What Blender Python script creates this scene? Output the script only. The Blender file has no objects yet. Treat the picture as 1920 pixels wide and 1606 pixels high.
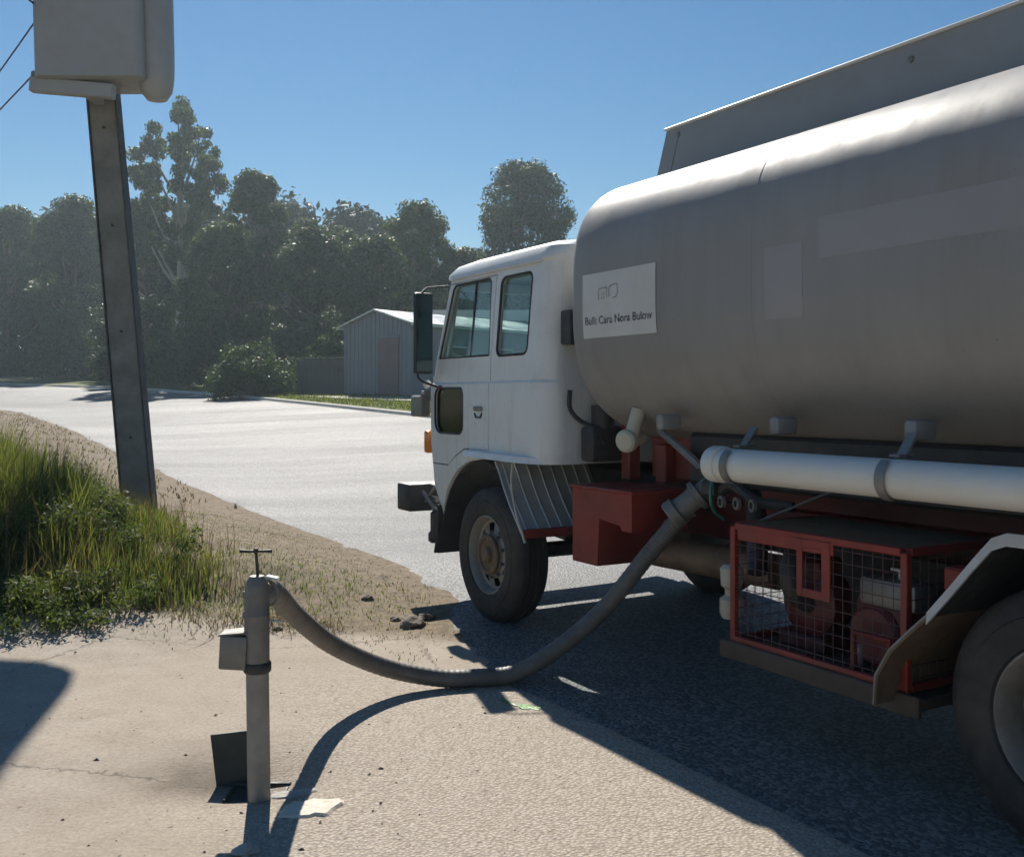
import bpy, bmesh, math, random
import numpy as np
from mathutils import Vector, Matrix

R = math.radians
random.seed(7)
RNG = np.random.default_rng(11)
sc = bpy.context.scene
COL = sc.collection

# ------------------------------------------------------------------ camera
CAM_H = 1.67
FPX = 1900.0            # focal length in pixels of the 1920 wide photograph
HOR = 745.0             # horizon row
cam = bpy.data.cameras.new('camera')
cam.sensor_width = 36.0
cam.lens = 36.0 * FPX / 1920.0
cam.shift_y = -(803.0 - HOR) / 1920.0
cam.clip_start = 0.05
cam.clip_end = 4000
camo = bpy.data.objects.new('camera', cam)
COL.objects.link(camo)
camo.location = (0, 0, CAM_H)
camo.rotation_euler = (R(90), 0, 0)
sc.camera = camo

# ------------------------------------------------------------------ light
SUN_EL, SUN_AZ = 40.6, -13.3           # azimuth from +Y, clockwise
world = bpy.data.worlds.new('World')
sc.world = world
world.use_nodes = True
wn = world.node_tree.nodes
wl = world.node_tree.links
bg = wn['Background']
sky = wn.new('ShaderNodeTexSky')
sky.sky_type = 'NISHITA'
sky.sun_disc = False
sky.sun_elevation = R(SUN_EL)
sky.sun_rotation = R(SUN_AZ)
sky.altitude = 300
sky.air_density = 1.25
sky.dust_density = 0.0
sky.ozone_density = 4.0
hs = wn.new('ShaderNodeHueSaturation')
hs.inputs['Saturation'].default_value = 1.28
hs.inputs['Value'].default_value = 1.04
wl.new(sky.outputs[0], hs.inputs['Color'])
wl.new(hs.outputs[0], bg.inputs[0])
bg.inputs[1].default_value = 0.05
sl = bpy.data.lights.new('sun', 'SUN')
sl.energy = 5.0
sl.angle = R(0.55)
sl.color = (1.0, 0.94, 0.85)
so = bpy.data.objects.new('sun', sl)
COL.objects.link(so)
sdir = Vector((math.sin(R(SUN_AZ)) * math.cos(R(SUN_EL)), math.cos(R(SUN_AZ)) * math.cos(R(SUN_EL)), math.sin(R(SUN_EL))))
so.rotation_euler = sdir.to_track_quat('Z', 'Y').to_euler()
so.location = (0, 0, 30)
sc.view_settings.view_transform = 'Standard'
sc.view_settings.look = 'None'
sc.view_settings.gamma = 1
sc.view_settings.use_curve_mapping = False
sc.view_settings.exposure = 0.45
sc.render.engine = 'CYCLES'
sc.cycles.use_adaptive_sampling = True
sc.cycles.adaptive_threshold = 0.03
sc.cycles.max_bounces = 6
sc.cycles.diffuse_bounces = 3
sc.cycles.glossy_bounces = 3
sc.cycles.transparent_max_bounces = 16
sc.cycles.caustics_reflective = False
sc.cycles.caustics_refractive = False

# ------------------------------------------------------------------ helpers
def tag(o, label=None, cat=None, group=None, kind=None):
    if label: o['label'] = label
    if cat: o['category'] = cat
    if group: o['group'] = group
    if kind: o['kind'] = kind
    return o

def empty(name, loc=(0, 0, 0), rz=0.0, **k):
    o = bpy.data.objects.new(name, None)
    o.empty_display_size = 0.2
    COL.objects.link(o)
    o.location = loc
    o.rotation_euler = (0, 0, rz)
    return tag(o, **k)

def finish(me, name, mat, parent=None, angle=35, smooth=True):
    if mat is not None:
        me.materials.append(mat)
    if smooth:
        me.polygons.foreach_set('use_smooth', [True] * len(me.polygons))
        me.set_sharp_from_angle(angle=R(angle))
    me.update()
    o = bpy.data.objects.new(name, me)
    COL.objects.link(o)
    if parent is not None:
        o.parent = parent
    return o

def copy_tree(o, parent=None):
    c = o.copy()
    COL.objects.link(c)
    c.parent = parent
    for ch in list(o.children):
        copy_tree(ch, c)
    return c

def np_mesh(name, verts, k, mat, parent=None, smooth=False):
    """verts (N*k,3): N separate k-gons"""
    n = len(verts)
    nf = n // k
    me = bpy.data.meshes.new(name)
    me.vertices.add(n)
    me.vertices.foreach_set('co', np.asarray(verts, dtype=np.float32).ravel())
    me.loops.add(n)
    me.loops.foreach_set('vertex_index', np.arange(n, dtype=np.int32))
    me.polygons.add(nf)
    me.polygons.foreach_set('loop_start', np.arange(0, n, k, dtype=np.int32))
    me.polygons.foreach_set('loop_total', np.full(nf, k, dtype=np.int32))
    if smooth:
        me.polygons.foreach_set('use_smooth', np.ones(nf, dtype=bool))
    me.update(calc_edges=True)
    if mat: me.materials.append(mat)
    o = bpy.data.objects.new(name, me)
    COL.objects.link(o)
    if parent is not None: o.parent = parent
    return o

def grid_mesh(name, P, mat, parent=None, smooth=True, attrs=None, angle=180):
    """P (nu,nv,3)"""
    nu, nv = P.shape[:2]
    idx = np.arange(nu * nv).reshape(nu, nv)
    q = np.stack([idx[:-1, :-1], idx[1:, :-1], idx[1:, 1:], idx[:-1, 1:]], -1).reshape(-1, 4)
    me = bpy.data.meshes.new(name)
    me.vertices.add(nu * nv)
    me.vertices.foreach_set('co', P.astype(np.float32).ravel())
    me.loops.add(q.size)
    me.loops.foreach_set('vertex_index', q.astype(np.int32).ravel())
    me.polygons.add(len(q))
    me.polygons.foreach_set('loop_start', np.arange(0, q.size, 4, dtype=np.int32))
    me.polygons.foreach_set('loop_total', np.full(len(q), 4, dtype=np.int32))
    me.polygons.foreach_set('use_smooth', np.full(len(q), smooth, dtype=bool))
    me.update(calc_edges=True)
    for an, av in (attrs or {}).items():
        a = me.attributes.new(an, 'FLOAT', 'POINT')
        a.data.foreach_set('value', av.astype(np.float32).ravel())
    if mat: me.materials.append(mat)
    o = bpy.data.objects.new(name, me)
    COL.objects.link(o)
    if parent is not None: o.parent = parent
    return o

class MB:
    def __init__(s): s.v = []; s.f = []
    def add(s, vs, fs):
        b = len(s.v)
        s.v += [tuple(p) for p in vs]
        s.f += [tuple(i + b for i in f) for f in fs]
        return s
    def box(s, c, d, bev=0.0, rot=None, segs=1):
        bm = bmesh.new()
        bmesh.ops.create_cube(bm, size=1.0)
        for v in bm.verts: v.co = Vector((v.co.x * d[0], v.co.y * d[1], v.co.z * d[2]))
        if bev > 0:
            bmesh.ops.bevel(bm, geom=list(bm.edges), offset=bev, segments=segs, affect='EDGES', profile=0.5)
        M = Matrix.Identity(3) if rot is None else rot
        bm.verts.index_update()
        vs = [M @ v.co + Vector(c) for v in bm.verts]
        fs = [[v.index for v in f.verts] for f in bm.faces]
        bm.free()
        return s.add(vs, fs)
    def tube(s, pts, r, seg=10, caps=True):
        pts = [Vector(p) for p in pts]
        n = len(pts)
        rs = r if isinstance(r, (list, tuple)) else [r] * n
        t0 = (pts[1] - pts[0]).normalized()
        up = Vector((0, 0, 1)) if abs(t0.z) < 0.9 else Vector((1, 0, 0))
        nx = t0.cross(up).normalized()
        vs, fs = [], []
        for i, p in enumerate(pts):
            t = (pts[min(i + 1, n - 1)] - pts[max(i - 1, 0)]).normalized()
            nx = (nx - t * nx.dot(t)).normalized()
            ny = t.cross(nx)
            for k in range(seg):
                a = 2 * math.pi * k / seg
                vs.append(p + (nx * math.cos(a) + ny * math.sin(a)) * rs[i])
        for i in range(n - 1):
            for k in range(seg):
                k2 = (k + 1) % seg
                fs.append((i * seg + k, i * seg + k2, (i + 1) * seg + k2, (i + 1) * seg + k))
        if caps:
            fs.append(tuple(range(seg - 1, -1, -1)))
            fs.append(tuple((n - 1) * seg + k for k in range(seg)))
        return s.add(vs, fs)
    def lathe(s, prof, origin, axis, seg=32, skip=None):
        ax = Vector(axis).normalized()
        up = Vector((0, 0, 1)) if abs(ax.z) < 0.9 else Vector((1, 0, 0))
        e1 = ax.cross(up).normalized(); e2 = ax.cross(e1)
        o = Vector(origin)
        vs, fs = [], []
        for (r, h) in prof:
            for k in range(seg):
                a = 2 * math.pi * k / seg
                vs.append(o + ax * h + (e1 * math.cos(a) + e2 * math.sin(a)) * max(r, 1e-4))
        for i in range(len(prof) - 1):
            for k in range(seg):
                if skip and skip(i, k): continue
                k2 = (k + 1) % seg
                fs.append((i * seg + k, (i + 1) * seg + k, (i + 1) * seg + k2, i * seg + k2))
        return s.add(vs, fs)
    def prism(s, poly, fn, d0, d1):
        """poly of (a,b) -> fn(a,b,d)"""
        n = len(poly)
        vs = [fn(a, b, d0) for a, b in poly] + [fn(a, b, d1) for a, b in poly]
        fs = [tuple(range(n - 1, -1, -1)), tuple(range(n, 2 * n))]
        for i in range(n):
            j = (i + 1) % n
            fs.append((i, j, n + j, n + i))
        return s.add(vs, fs)
    def build(s, name, mat, parent=None, angle=35, fix=True, smooth=True):
        me = bpy.data.meshes.new(name)
        me.from_pydata([tuple(v) for v in s.v], [], s.f)
        if fix:
            bm = bmesh.new(); bm.from_mesh(me)
            bmesh.ops.recalc_face_normals(bm, faces=list(bm.faces))
            bm.to_mesh(me); bm.free()
        return finish(me, name, mat, parent, angle, smooth)

def catmull(pts, n=12):
    P = [Vector(p) for p in pts]
    P = [P[0] * 2 - P[1]] + P + [P[-1] * 2 - P[-2]]
    out = []
    for i in range(1, len(P) - 2):
        for k in range(n):
            t = k / n
            a, b, c, d = P[i - 1], P[i], P[i + 1], P[i + 2]
            out.append(0.5 * ((2 * b) + (c - a) * t + (2 * a - 5 * b + 4 * c - d) * t * t + (3 * b - a - 3 * c + d) * t ** 3))
    out.append(P[-2])
    return out

def rrect(x0, x1, z0, z1, r, n=5):
    """rounded rectangle polygon; r one radius or (bl, br, tr, tl)"""
    rr = r if isinstance(r, (tuple, list)) else (r,) * 4
    out = []
    for (cx, cz, a0, q) in ((x0, z0, 180, rr[0]), (x1, z0, 270, rr[1]), (x1, z1, 0, rr[2]), (x0, z1, 90, rr[3])):
        sx = 1 if cx == x0 else -1
        sz = 1 if cz == z0 else -1
        for k in range(n + 1):
            a = R(a0 + 90.0 * k / n)
            out.append((cx + sx * q + q * math.cos(a), cz + sz * q + q * math.sin(a)))
    return out

# ------------------------------------------------------------------ materials
def nodes(name):
    m = bpy.data.materials.new(name)
    m.use_nodes = True
    nt = m.node_tree
    return m, nt, nt.nodes, nt.links, nt.nodes['Principled BSDF']

def ramp(N, L, src, stops):
    r = N.new('ShaderNodeValToRGB')
    el = r.color_ramp.elements
    while len(el) > 1: el.remove(el[-1])
    el[0].position, el[0].color = stops[0][0], (*stops[0][1], 1)
    for p, c in stops[1:]:
        e = el.new(p); e.color = (*c, 1)
    L.new(src, r.inputs[0])
    return r.outputs[0]

def noise(N, L, co, scale, detail=4, rough=0.55):
    t = N.new('ShaderNodeTexNoise')
    t.inputs['Scale'].default_value = scale
    t.inputs['Detail'].default_value = detail
    t.inputs['Roughness'].default_value = rough
    if co is not None: L.new(co, t.inputs['Vector'])
    return t.outputs['Fac']

def mixc(N, L, fac, a, b, mode='MIX'):
    m = N.new('ShaderNodeMix')
    m.data_type = 'RGBA'; m.blend_type = mode
    for sock, val in ((m.inputs[0], fac), (m.inputs[6], a), (m.inputs[7], b)):
        if hasattr(val, 'links') or hasattr(val, 'is_output'): L.new(val, sock)
        elif isinstance(val, (int, float)): sock.default_value = val
        else: sock.default_value = (*val, 1)
    return m.outputs[2]

def math_n(N, L, op, a, b=None, clamp=False):
    m = N.new('ShaderNodeMath'); m.operation = op; m.use_clamp = clamp
    for i, v in enumerate((a, b)):
        if v is None: continue
        if hasattr(v, 'is_output'): L.new(v, m.inputs[i])
        else: m.inputs[i].default_value = v
    return m.outputs[0]

def bump(N, L, h, strength, dist, prev=None):
    b = N.new('ShaderNodeBump')
    b.inputs['Strength'].default_value = strength
    b.inputs['Distance'].default_value = dist
    L.new(h, b.inputs['Height'])
    if prev is not None: L.new(prev, b.inputs['Normal'])
    return b.outputs[0]

def pmat(name, col, rough=0.6, metal=0.0, var=0.18, scale=5.0, bstr=0.0, bscale=60.0, dirt=None, dirt_amt=0.5, dscale=2.2, rvar=0.12, spec=0.5, coat=0.0):
    m, nt, N, L, P = nodes(name)
    tc = N.new('ShaderNodeTexCoord').outputs['Object']
    f = noise(N, L, tc, scale, 6, 0.62)
    lo = tuple(c * (1 - var) for c in col); hi = tuple(min(1, c * (1 + var)) for c in col)
    c = ramp(N, L, f, [(0.3, lo), (0.7, hi)])
    if dirt:
        d = noise(N, L, tc, dscale, 8, 0.68)
        dm = ramp(N, L, d, [(0.45, (0, 0, 0)), (0.72, (dirt_amt,) * 3)])
        c = mixc(N, L, dm, c, dirt)
    L.new(c, P.inputs['Base Color'])
    P.inputs['Metallic'].default_value = metal
    P.inputs['Specular IOR Level'].default_value = spec
    P.inputs['Coat Weight'].default_value = coat
    rr = ramp(N, L, noise(N, L, tc, scale * 2.3, 5), [(0.3, (max(0, rough - rvar),) * 3), (0.7, (min(1, rough + rvar),) * 3)])
    L.new(rr, P.inputs['Roughness'])
    if bstr > 0:
        L.new(bump(N, L, noise(N, L, tc, bscale, 4), bstr, 0.01), P.inputs['Normal'])
    return m

def leafmat(name, dark, mid, light, scale=0.7, trans=0.35, gloss=0.35):
    m, nt, N, L, P = nodes(name)
    geo = N.new('ShaderNodeNewGeometry')
    rnd = geo.outputs['Random Per Island']
    nz = noise(N, L, geo.outputs['Position'], scale, 3)
    s = math_n(N, L, 'ADD', math_n(N, L, 'MULTIPLY', rnd, 0.55), math_n(N, L, 'MULTIPLY', nz, 0.5))
    c = ramp(N, L, s, [(0.15, dark), (0.5, mid), (0.85, light)])
    L.new(c, P.inputs['Base Color'])
    P.inputs['Roughness'].default_value = gloss + 0.16
    P.inputs['Specular IOR Level'].default_value = 0.28
    tr = N.new('ShaderNodeBsdfTranslucent')
    L.new(mixc(N, L, 1.0, c, (1.0, 1.0, 0.45), 'MULTIPLY'), tr.inputs[0])
    mx = N.new('ShaderNodeMixShader')
    mx.inputs[0].default_value = trans
    L.new(P.outputs[0], mx.inputs[1]); L.new(tr.outputs[0], mx.inputs[2])
    L.new(mx.outputs[0], N['Material Output'].inputs[0])
    return m

def glassmat(name, tint, refl=0.5):
    m, nt, N, L, P = nodes(name)
    N.remove(P)
    t = N.new('ShaderNodeBsdfTransparent'); t.inputs[0].default_value = (*tint, 1)
    g = N.new('ShaderNodeBsdfGlossy'); g.inputs['Roughness'].default_value = 0.03
    fr = N.new('ShaderNodeLayerWeight'); fr.inputs[0].default_value = 0.5
    mx = N.new('ShaderNodeMixShader')
    L.new(math_n(N, L, 'ADD', math_n(N, L, 'MULTIPLY', math_n(N, L, 'POWER', fr.outputs['Facing'], 4.0), 0.8), 0.035), mx.inputs[0])
    L.new(t.outputs[0], mx.inputs[1]); L.new(g.outputs[0], mx.inputs[2])
    L.new(mx.outputs[0], N['Material Output'].inputs[0])
    return m

def cab_material():
    m, nt, N, L, P = nodes('cab_paint')
    tc = N.new('ShaderNodeTexCoord').outputs['Object']
    c = ramp(N, L, noise(N, L, tc, 1.3, 5), [(0.3, (0.69, 0.71, 0.70)), (0.7, (0.77, 0.785, 0.775))])
    g = noise(N, L, tc, 2.1, 9, 0.7)
    c = mixc(N, L, ramp(N, L, g, [(0.48, (0, 0, 0)), (0.72, (0.42,) * 3)]), c, (0.44, 0.39, 0.31))
    mp = N.new('ShaderNodeMapping'); mp.inputs['Scale'].default_value = (16, 16, 1.2); L.new(tc, mp.inputs['Vector'])
    c = mixc(N, L, ramp(N, L, noise(N, L, mp.outputs[0], 1.0, 5, 0.65), [(0.55, (0, 0, 0)), (0.75, (0.30,) * 3)]), c, (0.36, 0.30, 0.22))
    ch = noise(N, L, tc, 21, 4, 0.72)
    c = mixc(N, L, ramp(N, L, ch, [(0.705, (0, 0, 0)), (0.73, (0.85,) * 3)]), c, (0.20, 0.11, 0.06))
    L.new(c, P.inputs['Base Color'])
    L.new(ramp(N, L, g, [(0.4, (0.34,) * 3), (0.7, (0.62,) * 3)]), P.inputs['Roughness'])
    L.new(bump(N, L, noise(N, L, tc, 3.0, 2), 0.10, 0.02), P.inputs['Normal'])
    return m
def tank_material():
    m, nt, N, L, P = nodes('tank_paint')
    tc = N.new('ShaderNodeTexCoord').outputs['Object']
    base = ramp(N, L, noise(N, L, tc, 0.9, 6, 0.6), [(0.3, (0.245, 0.24, 0.235)), (0.7, (0.285, 0.28, 0.275))])
    mp = N.new('ShaderNodeMapping'); mp.inputs['Scale'].default_value = (7.0, 7.0, 0.5); L.new(tc, mp.inputs['Vector'])
    st = noise(N, L, mp.outputs[0], 1.0, 6, 0.65)
    base = mixc(N, L, ramp(N, L, st, [(0.5, (0, 0, 0)), (0.78, (0.32,) * 3)]), base, (0.185, 0.16, 0.13))
    base = mixc(N, L, ramp(N, L, st, [(0.25, (0.18,) * 3), (0.42, (0, 0, 0))]), base, (0.37, 0.36, 0.34))
    chip = noise(N, L, tc, 26, 3, 0.7)
    base = mixc(N, L, ramp(N, L, chip, [(0.70, (0, 0, 0)), (0.74, (0.7,) * 3)]), base, (0.12, 0.09, 0.07))
    L.new(base, P.inputs['Base Color'])
    P.inputs['Metallic'].default_value = 0.05
    rr = ramp(N, L, st, [(0.3, (0.40,) * 3), (0.7, (0.6,) * 3)])
    L.new(rr, P.inputs['Roughness'])
    b = bump(N, L, noise(N, L, tc, 1.6, 2, 0.4), 0.35, 0.03)
    b = bump(N, L, noise(N, L, tc, 9, 3), 0.06, 0.01, b)
    L.new(b, P.inputs['Normal'])
    return m
M = {}
M['white'] = cab_material()
M['tank'] = tank_material()
M['coaming'] = pmat('coaming_paint', (0.28, 0.295, 0.31), 0.55, 0.1, 0.08, 2.0, dirt=(0.24, 0.22, 0.19), dirt_amt=0.4)
M['red'] = pmat('red_paint', (0.25, 0.030, 0.022), 0.5, 0, 0.25, 4, dirt=(0.10, 0.05, 0.04), dirt_amt=0.55)
M['shadered'] = pmat('shaded_grimy_red', (0.12, 0.018, 0.02), 0.5, 0, 0.3, 6, dirt=(0.05, 0.03, 0.03), dirt_amt=0.7)  # grimy copy of the red paint, darkened to stand for deep shade
M['black'] = pmat('black_metal', (0.025, 0.027, 0.03), 0.55, 0, 0.3, 6, dirt=(0.09, 0.075, 0.06), dirt_amt=0.4)
M['rubber'] = pmat('tyre_rubber', (0.028, 0.027, 0.027), 0.75, 0, 0.25, 9, bstr=0.25, bscale=90, dirt=(0.12, 0.10, 0.08), dirt_amt=0.45, dscale=3)
M['hose'] = pmat('hose_rubber', (0.115, 0.110, 0.104), 0.6, 0, 0.2, 7, bstr=0.15, bscale=60, dirt=(0.2, 0.17, 0.13), dirt_amt=0.5, dscale=4)
M['rim'] = pmat('rim_paint', (0.33, 0.31, 0.28), 0.5, 0.2, 0.15, 5, dirt=(0.16, 0.11, 0.07), dirt_amt=0.7, dscale=3)
M['hub'] = pmat('hub_rust', (0.20, 0.14, 0.09), 0.6, 0.3, 0.25, 8, dirt=(0.10, 0.06, 0.04), dirt_amt=0.6)
M['shelf'] = pmat('dark_shelf', (0.085, 0.065, 0.05), 0.7, 0.1, 0.25, 6)  # dark brown shelf colour, darker than the hub rust
M['alloy'] = pmat('ribbed_aluminium', (0.50, 0.51, 0.52), 0.45, 0.25, 0.1, 5, dirt=(0.25, 0.22, 0.18), dirt_amt=0.5)
M['steel'] = pmat('grey_steel', (0.24, 0.24, 0.23), 0.5, 0.5, 0.2, 6, dirt=(0.13, 0.1, 0.07), dirt_amt=0.5)
M['wirered'] = pmat('mesh_wire', (0.11, 0.06, 0.06), 0.6)
M['pvc'] = pmat('white_tube', (0.68, 0.68, 0.64), 0.45, 0, 0.05, 2.5, dirt=(0.42, 0.38, 0.3), dirt_amt=0.35, dscale=2.5)
M['cream'] = pmat('cream_plastic', (0.50, 0.47, 0.38), 0.55, 0, 0.12, 6, dirt=(0.25, 0.2, 0.14), dirt_amt=0.5)
M['amber'] = pmat('amber_lens', (0.75, 0.25, 0.04), 0.25, 0, 0.05)
M['glass'] = glassmat('cab_glass', (0.84, 0.93, 0.91))
M['kick'] = glassmat('kick_glass', (0.30, 0.36, 0.33))
M['mirror'] = pmat('mirror_glass', (0.8, 0.8, 0.8), 0.04, 1.0, 0.0, rvar=0.0)
M['seat'] = pmat('seat_vinyl', (0.16, 0.18, 0.19), 0.6, 0, 0.1)
M['sign'] = pmat('sign_white', (0.60, 0.61, 0.60), 0.5, 0, 0.05, 3, dirt=(0.45, 0.43, 0.38), dirt_amt=0.4)
M['ink'] = pmat('sign_ink', (0.05, 0.055, 0.06), 0.6, 0, 0.3, 12, dirt=(0.50, 0.51, 0.50), dirt_amt=0.9, dscale=38)
M['inkf'] = pmat('faded_ink', (0.26, 0.27, 0.28), 0.6, 0, 0.3, 30)
M['ghost'] = pmat('decal_ghost', (0.305, 0.295, 0.30), 0.47, 0.12, 0.05, 1.2)
M['wood'] = pmat('pole_grey', (0.23, 0.225, 0.205), 0.85, 0, 0.2, 4, bstr=0.5, bscale=25, dirt=(0.13, 0.12, 0.10), dirt_amt=0.5)
M['poleside'] = pmat('pole_steel', (0.09, 0.085, 0.08), 0.7, 0.3, 0.2, 5)
M['xfmr'] = pmat('transformer_grey', (0.36, 0.36, 0.355), 0.5, 0.1, 0.06, 2, dirt=(0.25, 0.23, 0.2), dirt_amt=0.3)
M['galv'] = pmat('galvanised_pipe', (0.28, 0.275, 0.255), 0.6, 0.35, 0.14, 9, bstr=0.15, bscale=70, dirt=(0.2, 0.16, 0.12), dirt_amt=0.45, dscale=5)
M['galvd'] = pmat('dark_casting', (0.20, 0.195, 0.18), 0.6, 0.3, 0.2, 9, bstr=0.25, bscale=60, dirt=(0.2, 0.16, 0.12), dirt_amt=0.35, dscale=6)
M['lid'] = pmat('lid_iron', (0.035, 0.045, 0.042), 0.6, 0.2, 0.25, 8)
M['bark'] = pmat('bark', (0.17, 0.135, 0.11), 0.9, 0, 0.35, 1.5, bstr=0.6, bscale=8)
M['gumbark'] = pmat('gum_bark', (0.42, 0.37, 0.31), 0.85, 0, 0.3, 1.2, bstr=0.4, bscale=6)
M['shed'] = pmat('shed_cladding', (0.22, 0.24, 0.265), 0.55, 0.1, 0.08, 0.6)
M['shedroof'] = pmat('shed_roof', (0.62, 0.62, 0.60), 0.35, 0.5, 0.06, 0.5)
M['sheddoor'] = pmat('shed_door', (0.20, 0.15, 0.15), 0.6, 0, 0.1)
M['trim'] = pmat('white_trim', (0.72, 0.70, 0.64), 0.5, 0, 0.05)
M['fence'] = pmat('fence_board', (0.13, 0.12, 0.115), 0.8, 0, 0.25, 2)
M['concrete'] = pmat('pale_concrete', (0.50, 0.47, 0.41), 0.85, 0, 0.15, 4, bstr=0.3, bscale=30)
M['splash'] = pmat('mortar_patch', (0.66, 0.60, 0.50), 0.9, 0, 0.15, 9, bstr=0.6, bscale=40)
M['splash2'] = pmat('old_mortar', (0.40, 0.39, 0.36), 0.9, 0, 0.2, 14, bstr=0.8, bscale=50)
M['clod'] = pmat('earth_clod', (0.16, 0.13, 0.10), 0.95, 0, 0.35, 14, bstr=0.8, bscale=40)
M['straw'] = leafmat('dry_straw', (0.10, 0.08, 0.045), (0.20, 0.155, 0.085), (0.34, 0.275, 0.155), 1.5, 0.3, 0.6)
M['grass'] = leafmat('grass_blades', (0.06, 0.088, 0.027), (0.125, 0.165, 0.055), (0.26, 0.26, 0.125), 1.2, 0.56, 0.4)
M['weed'] = leafmat('weed_leaves', (0.045, 0.075, 0.025), (0.095, 0.138, 0.045), (0.20, 0.225, 0.10), 3.0, 0.5, 0.45)
M['leaf_a'] = leafmat('gum_leaves', (0.045, 0.078, 0.03), (0.08, 0.125, 0.045), (0.13, 0.18, 0.07), 0.35, 0.42, 0.38)
M['leaf_b'] = leafmat('fig_leaves', (0.032, 0.058, 0.025), (0.058, 0.095, 0.038), (0.10, 0.145, 0.055), 0.35, 0.36, 0.38)
M['leaf_c'] = leafmat('shrub_leaves', (0.03, 0.055, 0.016), (0.055, 0.10, 0.026), (0.11, 0.17, 0.045), 0.5, 0.38, 0.4)
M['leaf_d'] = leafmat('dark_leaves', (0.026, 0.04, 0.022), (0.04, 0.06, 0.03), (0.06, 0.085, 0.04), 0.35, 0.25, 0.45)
M['sprig'] = pmat('green_sprig', (0.09, 0.26, 0.05), 0.5, 0, 0.25, 20)
M['wire'] = pmat('wire_black', (0.02, 0.02, 0.022), 0.6)

# ------------------------------------------------------------------ terrain
UX, UY = -0.5, math.cos(R(30))          # u axis (along the road and truck, heading away left)
VX, VY = math.cos(R(30)), 0.5           # v axis (to the right)
def uv2w(u, v): return UX * u + VX * v, UY * u + VY * v
def w2uv(x, y): return UX * x + UY * y, VX * x + VY * y

NEAR_U = [-60, 5.2, 6.4, 7.6, 9.5, 13, 36, 50, 60, 68, 76, 84, 100, 130]
NEAR_V = [2.93, 2.93, 3.25, 3.85, 4.05, 4.05, 4.1, 3.6, 1.5, -2.5, -8, -15, -32, -66]
FAR_U = [-60, 40, 55, 64.5, 75.5, 84, 95, 110, 140]
FAR_V = [13.9, 13.9, 13.7, 12.4, 9.2, 4.7, -6, -24, -62]
def v_near(u): return np.interp(u, NEAR_U, NEAR_V)
def v_far(u): return np.interp(u, FAR_U, FAR_V)
def sstep(a, b, x):
    t = np.clip((x - a) / (b - a), 0, 1)
    return t * t * (3 - 2 * t)
def softplus(x, k): return k * np.logaddexp(0, x / k)
def S_(u):
    return 0.0295 * softplus(u - 16, 2.5) - 0.017 * softplus(u - 96, 6)
def vnoise(x, y, s, seed):
    """smooth value noise"""
    xs, ys = x / s + seed * 17.3, y / s + seed * 9.1
    xi, yi = np.floor(xs), np.floor(ys)
    fx, fy = xs - xi, ys - yi
    fx = fx * fx * (3 - 2 * fx); fy = fy * fy * (3 - 2 * fy)
    def h(a, b):
        t = np.sin(a * 127.1 + b * 311.7 + seed * 74.7) * 43758.5453
        return t - np.floor(t)
    return (h(xi, yi) * (1 - fx) + h(xi + 1, yi) * fx) * (1 - fy) + (h(xi, yi + 1) * (1 - fx) + h(xi + 1, yi + 1) * fx) * fy
def H_road(u, v):
    base = np.interp(u, [-60, 50, 60, 68, 76, 84, 100, 130], [4.1, 3.6, 1.5, -2.5, -8, -15, -32, -66])
    w = (v - base) / np.maximum(v_far(u) - base, 1.0) * 9.8
    return S_(u) + 0.075 * softplus(w - 1.9, 0.35)
def H(u, v, x=None, y=None):
    u = np.asarray(u, float); v = np.asarray(v, float)
    vf = v_far(u); vn = v_near(u)
    on_far = v > vf
    vv = np.minimum(v, vf)
    z = H_road(u, vv) + np.where(on_far, 0.13 + 0.035 * np.clip(v - vf, 0, 30), 0)
    # near verge
    m = sstep(0.0, 1.6, vn - v)
    z = z + m * 0.24 * sstep(6.5, 11, u)
    X, Y = uv2w(u, v)
    near = 1 - sstep(25, 60, np.hypot(X, Y))
    verge = sstep(6.3, 7.6, Y + 0.12 * X) * m
    z = z + near * verge * ((vnoise(X, Y, 0.9, 1) - 0.5) * 0.10 + (vnoise(X, Y, 0.35, 2) - 0.5) * 0.045)
    z = z + near * (1 - verge) * np.where(v < vn, (vnoise(X, Y, 1.3, 3) - 0.5) * 0.02, 0)
    # the grassy hump on the left
    g = np.exp(-(((X + 4.3) / 1.6) ** 2 + ((Y - 9.0) / 1.6) ** 2))
    z = z + 0.30 * g
    # scour round the hydrant
    d = np.hypot((X + 1.22) / 1.25, Y - 4.42)
    z = z - 0.05 * np.exp(-(d / 0.30) ** 2)
    return z
def HW(x, y):
    u, v = w2uv(x, y)
    return float(H(u, v))
def hit(px, py, off=0.0):
    """where the photograph's pixel meets the ground"""
    a = (px - 960) / FPX; b = (HOR - py) / FPX
    t = np.concatenate([np.arange(2.5, 30, 0.01), np.arange(30, 250, 0.1)])
    u, v = w2uv(a * t, t)
    d = CAM_H + b * t - H(u, v) - off
    i = np.argmax(d < 0)
    return a * t[i], t[i], CAM_H + b * t[i]
def at(px, py, Y):
    return ((px - 960) / FPX * Y, Y, CAM_H + (HOR - py) / FPX * Y)

def spaced(lo, hi, c0, c1, fine, grow):
    """fine steps in [c0,c1], growing outside"""
    mid = list(np.arange(c0, c1, fine))
    a, s = c1, fine; up = []
    while a < hi: up.append(a); s *= grow; a += s
    up.append(hi)
    a, s = c0 - fine, fine; dn = []
    while a > lo: dn.append(a); s *= grow; a -= s
    dn.append(lo)
    return np.array(dn[::-1] + mid + up)

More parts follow.
